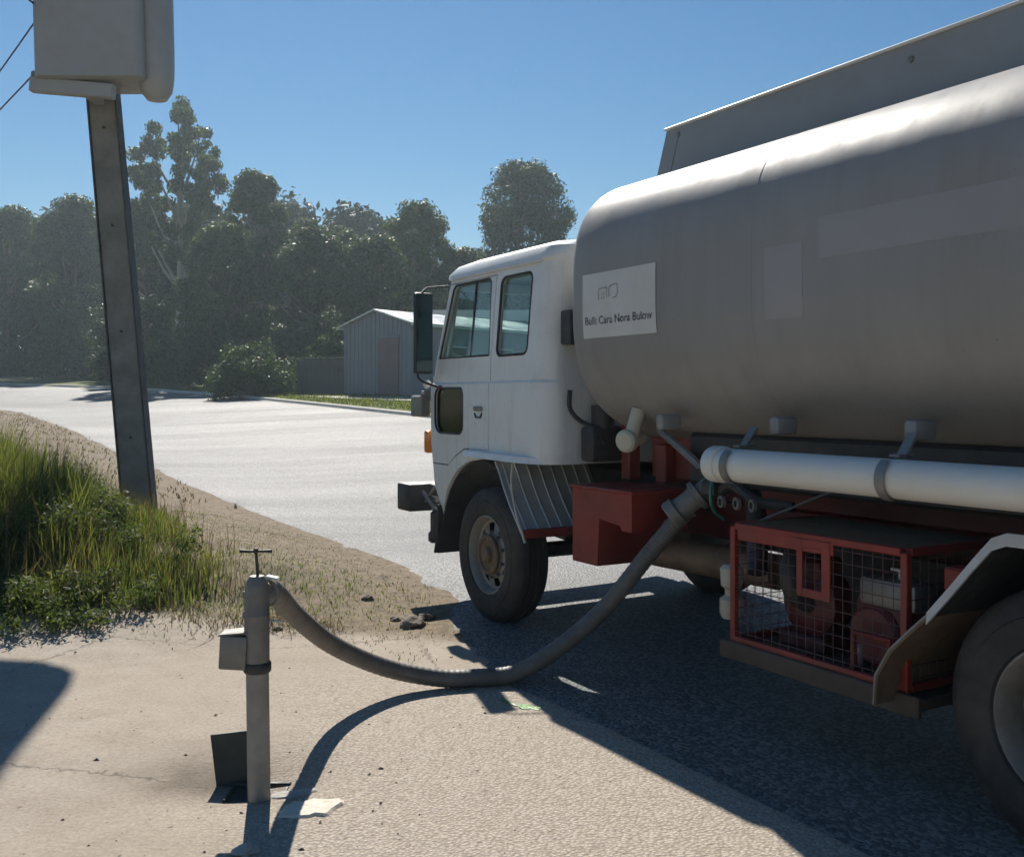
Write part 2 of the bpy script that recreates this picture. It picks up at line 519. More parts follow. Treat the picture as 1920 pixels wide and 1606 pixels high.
def ground_material():
    m, nt, N, L, P = nodes('ground_soil')
    geo = N.new('ShaderNodeNewGeometry').outputs['Position']
    def attr(n):
        a = N.new('ShaderNodeAttribute'); a.attribute_name = n
        return a.outputs['Fac']
    big = noise(N, L, geo, 0.55, 6, 0.6)
    med = noise(N, L, geo, 3.5, 8, 0.65)
    fin = noise(N, L, geo, 55, 6, 0.7)
    # sandy concrete apron
    sand = ramp(N, L, big, [(0.32, (0.31, 0.245, 0.175)), (0.5, (0.385, 0.322, 0.25)), (0.7, (0.43, 0.385, 0.33))])
    sand = mixc(N, L, ramp(N, L, med, [(0.42, (0, 0, 0)), (0.68, (0.75,) * 3)]), sand, (0.255, 0.205, 0.15))
    sand = mixc(N, L, 0.5, sand, ramp(N, L, fin, [(0.3, (0.2, 0.165, 0.13)), (0.55, (0.40, 0.345, 0.28)), (0.8, (0.55, 0.5, 0.43))]))
    # exposed aggregate seal
    vo = N.new('ShaderNodeTexVoronoi'); vo.inputs['Scale'].default_value = 62
    L.new(geo, vo.inputs['Vector'])
    agg = ramp(N, L, vo.outputs['Distance'], [(0.12, (0.52, 0.455, 0.375)), (0.42, (0.40, 0.345, 0.28)), (0.62, (0.22, 0.185, 0.145))])
    bw = N.new('ShaderNodeRGBToBW'); L.new(vo.outputs['Color'], bw.inputs[0])
    agg = mixc(N, L, 0.5, agg, ramp(N, L, bw.outputs[0], [(0.2, (0.36, 0.305, 0.245)), (0.55, (0.46, 0.40, 0.33)), (0.85, (0.56, 0.50, 0.43))]))
    agm = attr('aggregate')
    c = mixc(N, L, agm, sand, agg)
    # dry verge soil and straw thatch
    soil = ramp(N, L, noise(N, L, geo, 9, 8, 0.7), [(0.3, (0.085, 0.066, 0.042)), (0.5, (0.185, 0.14, 0.09)), (0.72, (0.28, 0.22, 0.15))])
    c = mixc(N, L, attr('verge'), c, soil)
    lawn = ramp(N, L, noise(N, L, geo, 1.6, 8, 0.7), [(0.3, (0.06, 0.085, 0.022)), (0.55, (0.115, 0.14, 0.04)), (0.75, (0.20, 0.19, 0.075))])
    c = mixc(N, L, attr('lawn'), c, lawn)
    # dark damp stain round the hydrant
    dm = attr('damp')
    c = mixc(N, L, math_n(N, L, 'MULTIPLY', dm, ramp(N, L, med, [(0.25, (0.35,) * 3), (0.7, (1, 1, 1))])), c, (0.13, 0.105, 0.075))
    # litter specks
    sp = N.new('ShaderNodeTexVoronoi'); sp.inputs['Scale'].default_value = 7.0; sp.inputs['Randomness'].default_value = 1
    wv = N.new('ShaderNodeVectorMath'); wv.operation = 'ADD'
    nn = N.new('ShaderNodeTexNoise'); nn.inputs['Scale'].default_value = 18; L.new(geo, nn.inputs['Vector'])
    sc_ = N.new('ShaderNodeVectorMath'); sc_.operation = 'SCALE'; sc_.inputs['Scale'].default_value = 0.09
    L.new(nn.outputs['Color'], sc_.inputs[0]); L.new(geo, wv.inputs[0]); L.new(sc_.outputs[0], wv.inputs[1])
    L.new(wv.outputs[0], sp.inputs['Vector'])
    spm = ramp(N, L, sp.outputs['Distance'], [(0.05, (0.75,) * 3), (0.085, (0, 0, 0))])
    c = mixc(N, L, spm, c, (0.10, 0.08, 0.06))
    # cracks
    cr = N.new('ShaderNodeTexVoronoi'); cr.feature = 'DISTANCE_TO_EDGE'; cr.inputs['Scale'].default_value = 0.55
    L.new(wv.outputs[0], cr.inputs['Vector'])
    crm = ramp(N, L, cr.outputs['Distance'], [(0.0, (0.7,) * 3), (0.006, (0, 0, 0))])
    crm = mixc(N, L, 1.0, crm, ramp(N, L, big, [(0.5, (0, 0, 0)), (0.56, (1, 1, 1))]), 'MULTIPLY')
    c = mixc(N, L, crm, c, (0.09, 0.075, 0.06))
    L.new(c, P.inputs['Base Color'])
    P.inputs['Roughness'].default_value = 0.92
    P.inputs['Specular IOR Level'].default_value = 0.25
    b1 = bump(N, L, med, 0.35, 0.02)
    b2 = bump(N, L, fin, 0.5, 0.006, b1)
    inv = math_n(N, L, 'SUBTRACT', 0.7, vo.outputs['Distance'])
    b3 = bump(N, L, math_n(N, L, 'MULTIPLY', inv, agm), 0.55, 0.010, b2)
    L.new(b3, P.inputs['Normal'])
    return m

def road_material():
    m, nt, N, L, P = nodes('road_asphalt')
    geo = N.new('ShaderNodeNewGeometry').outputs['Position']
    vo = N.new('ShaderNodeTexVoronoi'); vo.inputs['Scale'].default_value = 52
    L.new(geo, vo.inputs['Vector'])
    bw = N.new('ShaderNodeRGBToBW'); L.new(vo.outputs['Color'], bw.inputs[0])
    chips = ramp(N, L, bw.outputs[0], [(0.25, (0.045, 0.048, 0.054)), (0.5, (0.115, 0.119, 0.125)), (0.75, (0.27, 0.268, 0.262))])
    big = noise(N, L, geo, 0.4, 6, 0.6)
    mp = N.new('ShaderNodeMapping'); mp.inputs['Rotation'].default_value = (0, 0, R(-120)); mp.inputs['Scale'].default_value = (0.05, 0.45, 1.0)
    L.new(geo, mp.inputs['Vector'])
    streak = noise(N, L, mp.outputs[0], 1.1, 4, 0.6)
    c = mixc(N, L, 0.28, chips, ramp(N, L, big, [(0.3, (0.095, 0.097, 0.10)), (0.7, (0.14, 0.138, 0.135))]))
    c = mixc(N, L, ramp(N, L, streak, [(0.42, (0, 0, 0)), (0.7, (0.28,) * 3)]), c, (0.13, 0.13, 0.132))
    pt = noise(N, L, geo, 0.16, 3, 0.5)
    c = mixc(N, L, ramp(N, L, pt, [(0.54, (0, 0, 0)), (0.57, (0.35,) * 3)]), c, (0.085, 0.087, 0.09))
    oil = noise(N, L, geo, 1.3, 5, 0.7)
    c = mixc(N, L, ramp(N, L, oil, [(0.66, (0, 0, 0)), (0.72, (0.5,) * 3)]), c, (0.05, 0.05, 0.052))
    L.new(c, P.inputs['Base Color'])
    rg = ramp(N, L, streak, [(0.35, (0.61,) * 3), (0.7, (0.71,) * 3)])
    L.new(rg, P.inputs['Roughness'])
    P.inputs['Specular IOR Level'].default_value = 0.36
    inv = math_n(N, L, 'SUBTRACT', 0.7, vo.outputs['Distance'])
    b = bump(N, L, inv, 0.8, 0.012)
    b = bump(N, L, noise(N, L, geo, 14, 4), 0.2, 0.01, b)
    L.new(b, P.inputs['Normal'])
    return m

M['ground'] = ground_material()
M['road'] = road_material()

us = spaced(-60, 260, 1.0, 16, 0.10, 1.06)
vs = spaced(-200, 240, -3.4, 5.2, 0.09, 1.06)
U, V = np.meshgrid(us, vs, indexing='ij')
X, Y = uv2w(U, V)
Z = H(U, V)
rn, rf = v_near(U), v_far(U)
inside = np.minimum(sstep(0.05, 0.3, V - rn), sstep(-0.1, 0.3, rf + 0.3 - V))
Z = Z - 0.10 * inside
jit = (vnoise(X, Y, 0.5, 5) - 0.5) * 0.5 + (vnoise(X, Y, 1.7, 6) - 0.5) * 0.6
verge_m = sstep(-0.12, 0.22, Y + 0.10 * X - 7.05 + 0.35 * sstep(-1.6, 0.2, X) + jit * 0.8) * sstep(-0.5, 0.0, rn - V + 0.3)
agg_m = sstep(-1.7, -0.2, X + 0.25 * (Y - 4) + jit) * (1 - sstep(5.6, 6.6, Y + jit)) * (V < rn + 0.5)
damp_m = np.clip(1.25 * np.exp(-((np.hypot((X + 1.33) / 1.45, Y - 4.5) + jit * 0.14) / 0.27) ** 2), 0, 1)
lawn_m = np.maximum(sstep(0.0, 0.5, V - rf), sstep(0.2, 0.8, jit + 0.45) * verge_m * np.exp(-(((X + 2.6) / 1.1) ** 2 + ((Y - 8.2) / 1.0) ** 2)))
lawn_m = np.maximum(lawn_m, sstep(60, 90, np.hypot(X, Y)) * (V < rn))
ground = grid_mesh('ground', np.stack([X, Y, Z], -1), M['ground'], attrs={'verge': verge_m, 'aggregate': agg_m, 'damp': damp_m, 'lawn': lawn_m})
tag(ground, 'sandy apron and dry grass verge beside the road', None, None, 'structure')

# asphalt sheet, ragged on the near side
ru = np.concatenate([np.arange(-14, 24, 0.07), np.arange(24, 130, 0.6)])
nw = 26
wv_ = np.concatenate([[0, 0.01, 0.03], np.linspace(0.06, 1, nw)])
RU = np.repeat(ru[:, None], len(wv_), 1)
rag = ((vnoise(ru, ru * 0, 0.22, 8) - 0.5) * 0.08 + (vnoise(ru, ru * 0, 0.8, 9) - 0.5) * 0.13) * sstep(6, 7.4, ru)
RV = (v_near(ru) + rag)[:, None] * (1 - wv_) + v_far(ru)[:, None] * wv_
RZ = H_road(RU, RV) + 0.012 * sstep(0, 0.012, np.repeat(wv_[None], len(ru), 0)) - 0.004
RX, RY = uv2w(RU, RV)
road = grid_mesh('road', np.stack([RX, RY, RZ], -1), M['road'])
tag(road, 'sun-bleached grey asphalt road climbing away to the left', None, None, 'structure')

# far kerb: a rolled concrete edge
ku = np.arange(-10, 130, 1.0)
prof = [(-0.02, 0.0), (0.02, 0.02), (0.06, 0.115), (0.10, 0.14), (0.24, 0.145), (0.28, 0.10)]
KP = np.zeros((len(ku), len(prof), 3))
for j, (dv, dz) in enumerate(prof):
    vv = v_far(ku) + dv
    kx, ky = uv2w(ku, vv)
    KP[:, j, 0], KP[:, j, 1], KP[:, j, 2] = kx, ky, H_road(ku, v_far(ku)) + dz + 0.006
tag(grid_mesh('kerb', KP, M['concrete'], smooth=False), 'low concrete kerb along the far side of the road', None, None, 'structure')

# concrete driveway in front of the shed
dpts = [hit(560, 743.5), hit(770, 746), hit(775, 753), hit(640, 748.5)]
def slab(name, poly, mat, th, sub=1):
    mb = MB()
    n = len(poly)
    top = [(p[0], p[1], HW(p[0], p[1]) + th) for p in poly]
    bot = [(p[0], p[1], HW(p[0], p[1]) - 0.05) for p in poly]
    mb.add(top + bot, [tuple(range(n))] + [(i, n + i, n + (i + 1) % n, (i + 1) % n) for i in range(n)])
    return mb.build(name, mat, smooth=False)
tag(slab('driveway', dpts, M['concrete'], 0.05), 'pale concrete driveway in front of the grey shed', None, None, 'structure')

# ------------------------------------------------------------------ the tanker truck (local x forward, y towards its left side, z up)
TX, TY = uv2w(6.63, 4.8)
truck = empty('tanker_truck', (TX, TY, 0.0), R(120), label='white cab water tanker truck with grey tank parked on the road edge', cat='truck')

def boolean(o, cutters, op='DIFFERENCE'):
    for c in cutters:
        md = o.modifiers.new('b', 'BOOLEAN'); md.operation = op; md.object = c; md.solver = 'EXACT'
    dg = bpy.context.evaluated_depsgraph_get()
    me = bpy.data.meshes.new_from_object(o.evaluated_get(dg))
    o.modifiers.clear()
    return me

def tmp(mb):
    return mb.build('tmp', None, None, smooth=False)

fy = lambda a, b, d: (a, d, b)      # (x,z) polygon extruded along y
fx = lambda a, b, d: (d, a, b)      # (y,z) polygon extruded along x

# cab shell
rings = [(0.60, 0.84, -0.85, 1.10, 0.16), (0.72, 0.95, -0.85, 1.17, 0.16), (0.95, 1.06, -0.85, 1.20, 0.16), (1.30, 1.12, -0.85, 1.205, 0.16), (1.72, 1.13, -0.85, 1.205, 0.16),
         (1.775, 1.125, -0.85, 1.20, 0.16), (1.79, 1.11, -0.845, 1.187, 0.16), (2.0, 1.05, -0.845, 1.180, 0.16), (2.30, 0.97, -0.84, 1.155, 0.16), (2.56, 0.90, -0.84, 1.13, 0.15),
         (2.61, 0.885, -0.84, 1.125, 0.15), (2.63, 0.91, -0.84, 1.14, 0.15), (2.66, 0.90, -0.84, 1.135, 0.15), (2.72, 0.83, -0.83, 1.09, 0.16), (2.765, 0.70, -0.80, 0.98, 0.2), (2.795, 0.48, -0.74, 0.78, 0.2), (2.81, 0.2, -0.6, 0.5, 0.15)]
mb = MB()
segc = 8
ringn = 4 * (segc + 1)
vv, ff = [], []
for (z, xf, xb, hw, r) in rings:
    for (x, y) in rrect(xb, xf, -hw, hw, r, segc):
        # slightly bowed front
        if x > 0: x -= 0.07 * (abs(y) / 1.2) ** 2.5
        vv.append((x, y, z))
for i in range(len(rings) - 1):
    for k in range(ringn):
        k2 = (k + 1) % ringn
        ff.append((i * ringn + k, i * ringn + k2, (i + 1) * ringn + k2, (i + 1) * ringn + k))
ff.append(tuple(range(ringn - 1, -1, -1)))
ff.append(tuple((len(rings) - 1) * ringn + k for k in range(ringn)))
mb.add(vv, ff)
shell = tmp(mb)
md = shell.modifiers.new('s', 'SOLIDIFY'); md.thickness = 0.035; md.offset = -1
dg = bpy.context.evaluated_depsgraph_get()
shell.data = bpy.data.meshes.new_from_object(shell.evaluated_get(dg)); shell.modifiers.clear()

def xz_poly(poly, y0=-2, y1=2):
    return tmp(MB().prism(poly, fy, y0, y1))
win_door = [(-0.02, 1.985), (0.82, 1.985), (0.66, 2.535), (0.62, 2.565), (0.06, 2.565), (0.03, 2.54)]
win_q = rrect(-0.57, -0.13, 1.975, 2.55, 0.055)
kick = rrect(0.36, 0.86, 1.385, 1.745, (0.07, 0.10, 0.07, 0.06))
cut_d, cut_q, cut_k = xz_poly(win_door), xz_poly(win_q), xz_poly(kick, 0.6, 2)
cut_ws = tmp(MB().prism(rrect(-1.0, 1.0, 2.02, 2.55, 0.08), fx, 0.6, 1.6))
cut_rw = tmp(MB().prism(rrect(-0.45, 0.45, 2.05, 2.5, 0.06), fx, -1.2, -0.6))
arch = [(0.10 + 0.70 * math.cos(R(a)), 0.50 + 0.70 * math.sin(R(a))) for a in range(-90, 91, 9)]
arch = [(x, z) for x, z in arch] + [(0.10, 1.215), (-1.5, 1.215), (-1.5, -0.2), (0.1, -0.2)]
arch = [(0.80, -0.3)] + [(0.10 + 0.70 * math.cos(R(a)), 0.50 + 0.70 * math.sin(R(a))) for a in range(0, 91, 9)] + [(0.05, 1.215), (-1.5, 1.215), (-1.5, -0.3)]
cut_arch = xz_poly(arch)
door_poly = [(-0.055, 1.27), (0.33, 1.27), (0.50, 1.20), (0.62, 1.13), (0.93, 1.13), (0.95, 1.78), (0.91, 2.0), (0.745, 2.585), (-0.055, 2.585)]
def inset(poly, d):
    cx = sum(p[0] for p in poly) / len(poly); cz = sum(p[1] for p in poly) / len(poly)
    return [(x + d * (1 if x < cx else -1), z + d * (1 if z < cz else -1)) for x, z in poly]
cut_door = xz_poly(door_poly, 0.95, 2)
cut_door_in = xz_poly(inset(door_poly, 0.009), 0.95, 2)
src = shell.data.copy()
me = boolean(shell, [cut_d, cut_q, cut_k, cut_ws, cut_rw, cut_arch, cut_door])
cab = finish(me, 'cab', M['white'], truck, 30)
sh2 = bpy.data.objects.new('tmp2', src); COL.objects.link(sh2)
me = boolean(sh2, [cut_d, cut_k, cut_arch])
sh2.data = me
me = boolean(sh2, [cut_door_in], 'INTERSECT')
door = finish(me, 'door', M['white'], truck, 30)
for o in (shell, sh2, cut_d, cut_q, cut_k, cut_ws, cut_rw, cut_arch, cut_door, cut_door_in):
    bpy.data.objects.remove(o)

def side_y(z):      # outer half width of the cab at a height
    return float(np.interp(z, [r[0] for r in rings], [r[3] for r in rings]))

def pane(poly, name, mat, parent, off=-0.022, side=1, th=0.006):
    mb = MB(); n = len(poly)
    a = [(x, side * (side_y(z) + off), z) for x, z in poly]
    b = [(x, side * (side_y(z) + off - th), z) for x, z in poly]
    mb.add(a + b, [tuple(range(n)), tuple(range(2 * n - 1, n - 1, -1))] + [(i, n + i, n + (i + 1) % n, (i + 1) % n) for i in range(n)])
    return mb.build(name, mat, parent, smooth=False)
def gasket(poly, name, parent, side=1, r=0.011, off=-0.004):
    pts = [(x, side * (side_y(z) + off), z) for x, z in poly]
    pts = pts + [pts[0]]
    return MB().tube(pts, r, 6, False).build(name, M['black'], parent)
pane(win_door, 'window', M['glass'], door); gasket(win_door, 'window_rubber', door, r=0.009)
MB().tube([(0.33, 1.150, 1.985), (0.30, 1.112, 2.56)], 0.010, 6).build('window_divider', M['black'], door)
pane(kick, 'kick_window', M['kick'], door); gasket(kick, 'window_rubber', door, r=0.009)
MB().box((0.10, 1.212, 1.585), (0.13, 0.022, 0.035), 0.008).build('door_handle', M['steel'], door)
MB().tube([(0.16, 1.207, 1.55), (0.13, 1.214, 1.52), (0.06, 1.214, 1.52), (0.045, 1.207, 1.555)], 0.007, 6).build('lock', M['black'], door)
pane(win_q, 'quarter_window', M['glass'], cab); gasket(win_q, 'window_rubber', cab)
pane(win_door, 'far_window', M['glass'], cab, side=-1); pane(win_q, 'far_window', M['glass'], cab, side=-1)
gasket(win_door, 'window_rubber', cab, -1); gasket(win_q, 'window_rubber', cab, -1)
wsp = rrect(-1.0, 1.0, 2.02, 2.55, 0.08)
mb = MB()
mb.add([(np.interp(z, [2.0, 2.56], [1.05, 0.90]) - 0.07 * (abs(y) / 1.2) ** 2.5 - 0.02, y, z) for y, z in wsp], [tuple(range(len(wsp)))])
mb.build('windscreen', M['glass'], cab, smooth=False)
for z in (1.42, 1.80):
    MB().tube([(0.945, 1.165, z - 0.045), (0.945, 1.165, z + 0.045)], 0.012, 8).build('hinge', M['white'], door)
MB().box((0.45, 1.05, 1.85), (1.2, 0.01, 1.3)).build('door_liner', M['black'], door) if False else None
# roof gutter, beltline crease, wheel arch lip
MB().tube([(x, 1.136, 2.618) for x in np.linspace(-0.70, 0.70, 8)], 0.012, 6).build('gutter', M['white'], cab)
lip = catmull([(0.30, 1.205, 1.235), (0.15, 1.215, 1.235), (-0.3, 1.215, 1.23), (-0.62, 1.20, 1.228), (-0.78, 1.12, 1.225), (-0.83, 0.95, 1.225)], 8)
mb = MB()
for i in range(len(lip)):
    p = lip[i]; k = 1.0 if i > 3 else 0.55 + 0.15 * i
    mb.v += [(p.x, p.y - 0.03, p.z + 0.045 * k), (p.x, p.y + 0.035 * k, p.z + 0.03 * k), (p.x - 0.0, p.y + 0.05 * k, p.z - 0.012), (p.x, p.y - 0.03, p.z - 0.014)]
for i in range(len(lip) - 1):
    for k in range(4): mb.f.append((i * 4 + k, i * 4 + (k + 1) % 4, i * 4 + 4 + (k + 1) % 4, i * 4 + 4 + k))
mb.f += [(0, 1, 2, 3), tuple((len(lip) - 1) * 4 + k for k in (3, 2, 1, 0))]
mb.build('arch_lip', M['white'], cab)
# interior
MB().box((0.80, 0, 1.88), (0.34, 2.1, 0.26), 0.06).build('dashboard', M['seat'], cab)
for sy in (0.62, -0.62):
    MB().box((-0.15, sy, 1.62), (0.5, 0.5, 0.16), 0.06, segs=2).box((-0.42, sy, 1.98), (0.14, 0.48, 0.62), 0.06, Matrix.Rotation(R(-8), 3, 'Y'), 2).box((-0.48, sy, 2.36), (0.1, 0.28, 0.16), 0.04).build('seat', M['seat'], cab)
st = MB()
cx, cz = 0.52, 2.02
ring_ = [(cx + 0.19 * math.cos(a) * 0.5, -0.62 + 0.22 * math.sin(a), cz + 0.19 * math.cos(a) * 0.87) for a in np.linspace(0, 2 * math.pi, 25)]
st.tube(ring_, 0.014, 6, False).tube([(cx, -0.62, cz), (0.75, -0.62, 1.75)], 0.02, 6).tube([ring_[0], ring_[12]], 0.01, 5).tube([ring_[6], ring_[18]], 0.01, 5)
st.build('steering_wheel', M['black'], cab)
MB().box((0.12, 0, 1.27), (1.7, 2.2, 0.03)).build('cab_floor', M['black'], cab)
# indicator, corner lamp, rear vent box, breather
MB().box((1.105, 1.125, 1.30), (0.08, 0.10, 0.19), 0.02, segs=2).build('indicator', M['amber'], truck)
MB().box((1.10, 1.22, 1.60), (0.20, 0.10, 0.18), 0.015).box((1.04, 1.18, 1.715), (0.08, 0.10, 0.03), 0.01).build('corner_lamp', M['steel'], truck)
MB().tube([(1.06, 1.17, 1.77), (1.08, 1.18, 1.79)], 0.035, 10).build('mirror_mount', M['white'], cab)
MB().box((-0.93, 1.03, 2.14), (0.12, 0.14, 0.23), 0.01).box((-0.88, 1.03, 2.14), (0.06, 0.06, 0.06)).build('vent_box', M['black'], truck)
MB().tube(catmull([(-0.93, 1.06, 1.72), (-0.93, 1.06, 1.60), (-0.98, 1.02, 1.52), (-1.06, 0.95, 1.46), (-1.10, 0.90, 1.36)], 6), 0.016, 8).build('breather_hose', M['wire'], truck)
MB().box((-1.02, 0.86, 1.36), (0.16, 0.26, 0.24), 0.03, segs=2).lathe([(0.0, 0.0), (0.08, 0.0), (0.08, 0.16), (0.0, 0.16)], (-1.03, 0.86, 1.46), (0, 0, 1), 14).build('air_cleaner', M['black'], truck)
# mirror
mir = MB().box((0.86, 1.31, 2.19), (0.055, 0.165, 0.66), 0.022, segs=2).build('mirror', M['black'], truck)
MB().box((0.829, 1.31, 2.19), (0.004, 0.14, 0.62)).build('mirror_glass', pmat('dim_mirror', (0.16, 0.20, 0.20), 0.12, 0.9, 0.1, 3), mir)  # glass darkened to teal, a dim reflection put into its colour
MB().tube(catmull([(0.87, 1.35, 1.90), (0.87, 1.35, 1.84), (0.86, 1.31, 1.80), (0.80, 1.22, 1.76), (0.78, 1.19, 1.755)], 5), 0.010, 7).build('mirror_arm', M['wire'], mir)
MB().tube([(0.87, 1.38, 2.47), (0.85, 1.28, 2.56), (0.80, 1.11, 2.58)], 0.008, 7).build('mirror_arm', M['wire'], mir)
MB().box((0.77, 1.205, 1.752), (0.07, 0.03, 0.035), 0.008).build('mirror_bracket', pmat('maroon', (0.10, 0.03, 0.04), 0.5), mir)
# bumper
bmp = MB().box((1.40, 0.0, 0.815), (0.26, 2.50, 0.235), 0.018, segs=2).build('bumper', M['black'], truck)
for sy in (1, -1):
    mb = MB().box((1.24, sy * 1.02, 0.90), (0.24, 0.06, 0.05)).box((1.22, sy * 1.06, 0.81), (0.26, 0.05, 0.045)).box((1.20, sy * 1.00, 0.73), (0.28, 0.08, 0.05))
    mb.tube([(1.30, sy * 1.12, 0.88), (1.16, sy * 1.10, 0.78), (1.05, sy * 1.08, 0.70)], 0.018, 7).tube([(1.32, sy * 1.1, 0.74), (1.10, sy * 1.08, 0.92)], 0.012, 6)
    mb.build('bumper_bracket', M['steel'], bmp)
    MB().box((1.05, sy * 1.06, 0.60), (0.12, 0.16, 0.26), 0.03).box((1.08, sy * 1.10, 0.5), (0.08, 0.1, 0.1), 0.02).build('towing_step', M['black'], bmp)
for sy in (0.8, -0.8):
    MB().lathe([(0.0, 0.02), (0.085, 0.015), (0.09, 0.0), (0.09, -0.05)], (1.13, sy, 1.12), (1, 0, 0), 20).build('headlamp', M['pvc'], truck)
MB().box((1.13, 0, 1.42), (0.03, 1.4, 0.34), 0.01).build('grille', M['black'], truck)

# wheels
def tyre_prof(r=0.50, w=0.28):
    p = [(0.285, 0.03), (0.30, 0.0), (0.36, -0.012), (0.43, 0.0), (0.475, 0.025), (r - 0.004, 0.05)]
    for h in (0.085, 0.135, 0.185):
        p += [(r, h - 0.014), (r - 0.014, h - 0.010), (r - 0.014, h + 0.004), (r, h + 0.008)]
    p += [(r - 0.004, w - 0.05), (0.475, w - 0.025), (0.43, w), (0.405, w + 0.004), (0.40, w + 0.010), (0.36, w + 0.012), (0.30, w), (0.285, w - 0.03)]
    return p
def wheel(x, y, side, front=True, part_parent=truck, second=False):
    """side=+1: outer face towards +y"""
    ax = (0, side, 0)
    o = (x, y - side * 0.28, 0.50)          # h = 0 at the inner face, 0.28 at the outer
    w = MB().lathe(tyre_prof(), o, ax, 56).build('wheel', M['rubber'], part_parent, 40)
    if front:
        prof_ = [(0.287, 0.255), (0.292, 0.268), (0.282, 0.272), (0.268, 0.245), (0.258, 0.205), (0.238, 0.196), (0.178, 0.208), (0.160, 0.222), (0.158, 0.235), (0.10, 0.235)]
    else:
        prof_ = [(0.287, 0.255), (0.292, 0.268), (0.282, 0.272), (0.268, 0.24), (0.262, 0.13), (0.238, 0.115), (0.178, 0.10), (0.160, 0.09), (0.158, 0.085), (0.10, 0.085)]
    rim = MB().lathe(prof_, o, ax, 48, skip=lambda i, k: i == 5 and k % 6 < 3)
    rim.build('rim', M['rim'], w, 30)
    MB().lathe([(0.262, 0.10 if front else 0.03), (0.12, 0.08 if front else 0.02)], o, ax, 24).build('brake_drum', M['black'], w)
    if front:
        hp = [(0.150, 0.22), (0.150, 0.262), (0.142, 0.272), (0.118, 0.275), (0.112, 0.262), (0.06, 0.256), (0.055, 0.285), (0.045, 0.295), (0.0, 0.295)]
    else:
        hp = [(0.13, 0.09), (0.128, 0.22), (0.115, 0.235), (0.0, 0.24)]
    MB().lathe(hp, o, ax, 32).build('hub', M['hub'], w, 30)
    nuts = MB()
    for k in range(10):
        a = 2 * math.pi * (k + 0.5) / 10
        h0 = 0.235 if front else 0.09
        p0 = (x + 0.168 * math.cos(a), y - side * (0.28 - h0 + 0.02), 0.50 + 0.168 * math.sin(a))
        p1 = (x + 0.168 * math.cos(a), y - side * (0.28 - h0 - 0.012), 0.50 + 0.168 * math.sin(a))
        nuts.tube([p0, p1], 0.013, 6)
    tag(nuts.build('wheel_nuts', M['steel'], w), kind='stuff')
    return w
wheel(0, 1.20, 1); wheel(0, -1.20, -1)
RXW = -4.52
for s in (1, -1):
    wheel(RXW, s * 1.33, s, False); wheel(RXW, s * 1.00, s, False)
MB().tube([(0, -0.95, 0.5), (0, 0.95, 0.5)], 0.06, 10).build('front_axle', M['black'], truck)
MB().tube([(RXW, -1.0, 0.5), (RXW, 1.0, 0.5)], 0.09, 12).lathe([(0.0, -0.2), (0.2, -0.14), (0.25, 0), (0.2, 0.14), (0, 0.2)], (RXW, 0, 0.52), (0, 1, 0), 16).build('rear_axle', M['black'], truck)
# front mudguard: black arc over the wheel
def sheet(profile, y0, y1, th, name, mat, parent, angle=35):
    mb = MB(); n = len(profile)
    nrm = []
    for i in range(n):
        a = Vector(profile[max(i - 1, 0)]); b = Vector(profile[min(i + 1, n - 1)])
        t = (b - a).normalized(); nrm.append(Vector((-t.y, t.x)))
    for (x, z), q in zip(profile, nrm):
        mb.v += [(x, y0, z), (x, y1, z), (x + q.x * th, y1, z + q.y * th), (x + q.x * th, y0, z + q.y * th)]
    for i in range(n - 1):
        for k in range(4): mb.f.append((i * 4 + k, i * 4 + (k + 1) % 4, i * 4 + 4 + (k + 1) % 4, i * 4 + 4 + k))
    mb.f += [(0, 1, 2, 3), tuple((n - 1) * 4 + k for k in (3, 2, 1, 0))]
    return mb.build(name, mat, parent, angle)
for s in (1, -1):
    pr = [(0.84, 0.40), (0.80, 0.55)] + [(0.08 + 0.68 * math.cos(R(a)), 0.50 + 0.68 * math.sin(R(a))) for a in range(10, 116, 8)]
    y0, y1 = sorted((s * 0.70, s * 1.185))
    sheet(pr, y0, y1, -0.012, 'mudguard', M['black'], truck)
    sheet([(0.86, 0.40), (0.80, 0.58), (0.795, 0.80)], y0, y1 + (0.02 if s > 0 else 0), -0.02, 'mud_flap', M['rubber'], truck)
    # ribbed metal guard behind the wheel
    pr = [(-0.16, 1.20), (-0.22, 1.13), (-0.29, 1.02), (-0.38, 0.90), (-0.47, 0.80), (-0.55, 0.71)]
    g = sheet(pr, *sorted((s * 0.42, s * 1.205)), 0.006, 'ribbed_guard', M['alloy'], truck)
    for k in range(8):
        yy = s * (0.46 + k * 0.10)
        MB().tube([(x - 0.008, yy, z + 0.002) for x, z in pr], 0.010, 5).build('rib', M['alloy'], g)
    MB().tube([(x - 0.004, s * 1.207, z) for x, z in pr] + [(-0.575, s * 1.20, 0.66)], 0.010, 6).build('guard_edge', M['alloy'], g)
    MB().box((-0.57, s * 0.80, 0.72), (0.035, 0.80, 0.06)).build('guard_rail', M['red'], g)
    if s > 0:
        MB().tube(catmull([(-0.40, 1.20, 1.20), (-0.43, 1.225, 1.05), (-0.50, 1.225, 0.85), (-0.575, 1.21, 0.70)], 5), 0.010, 6).build('guard_strap', M['cream'], g)

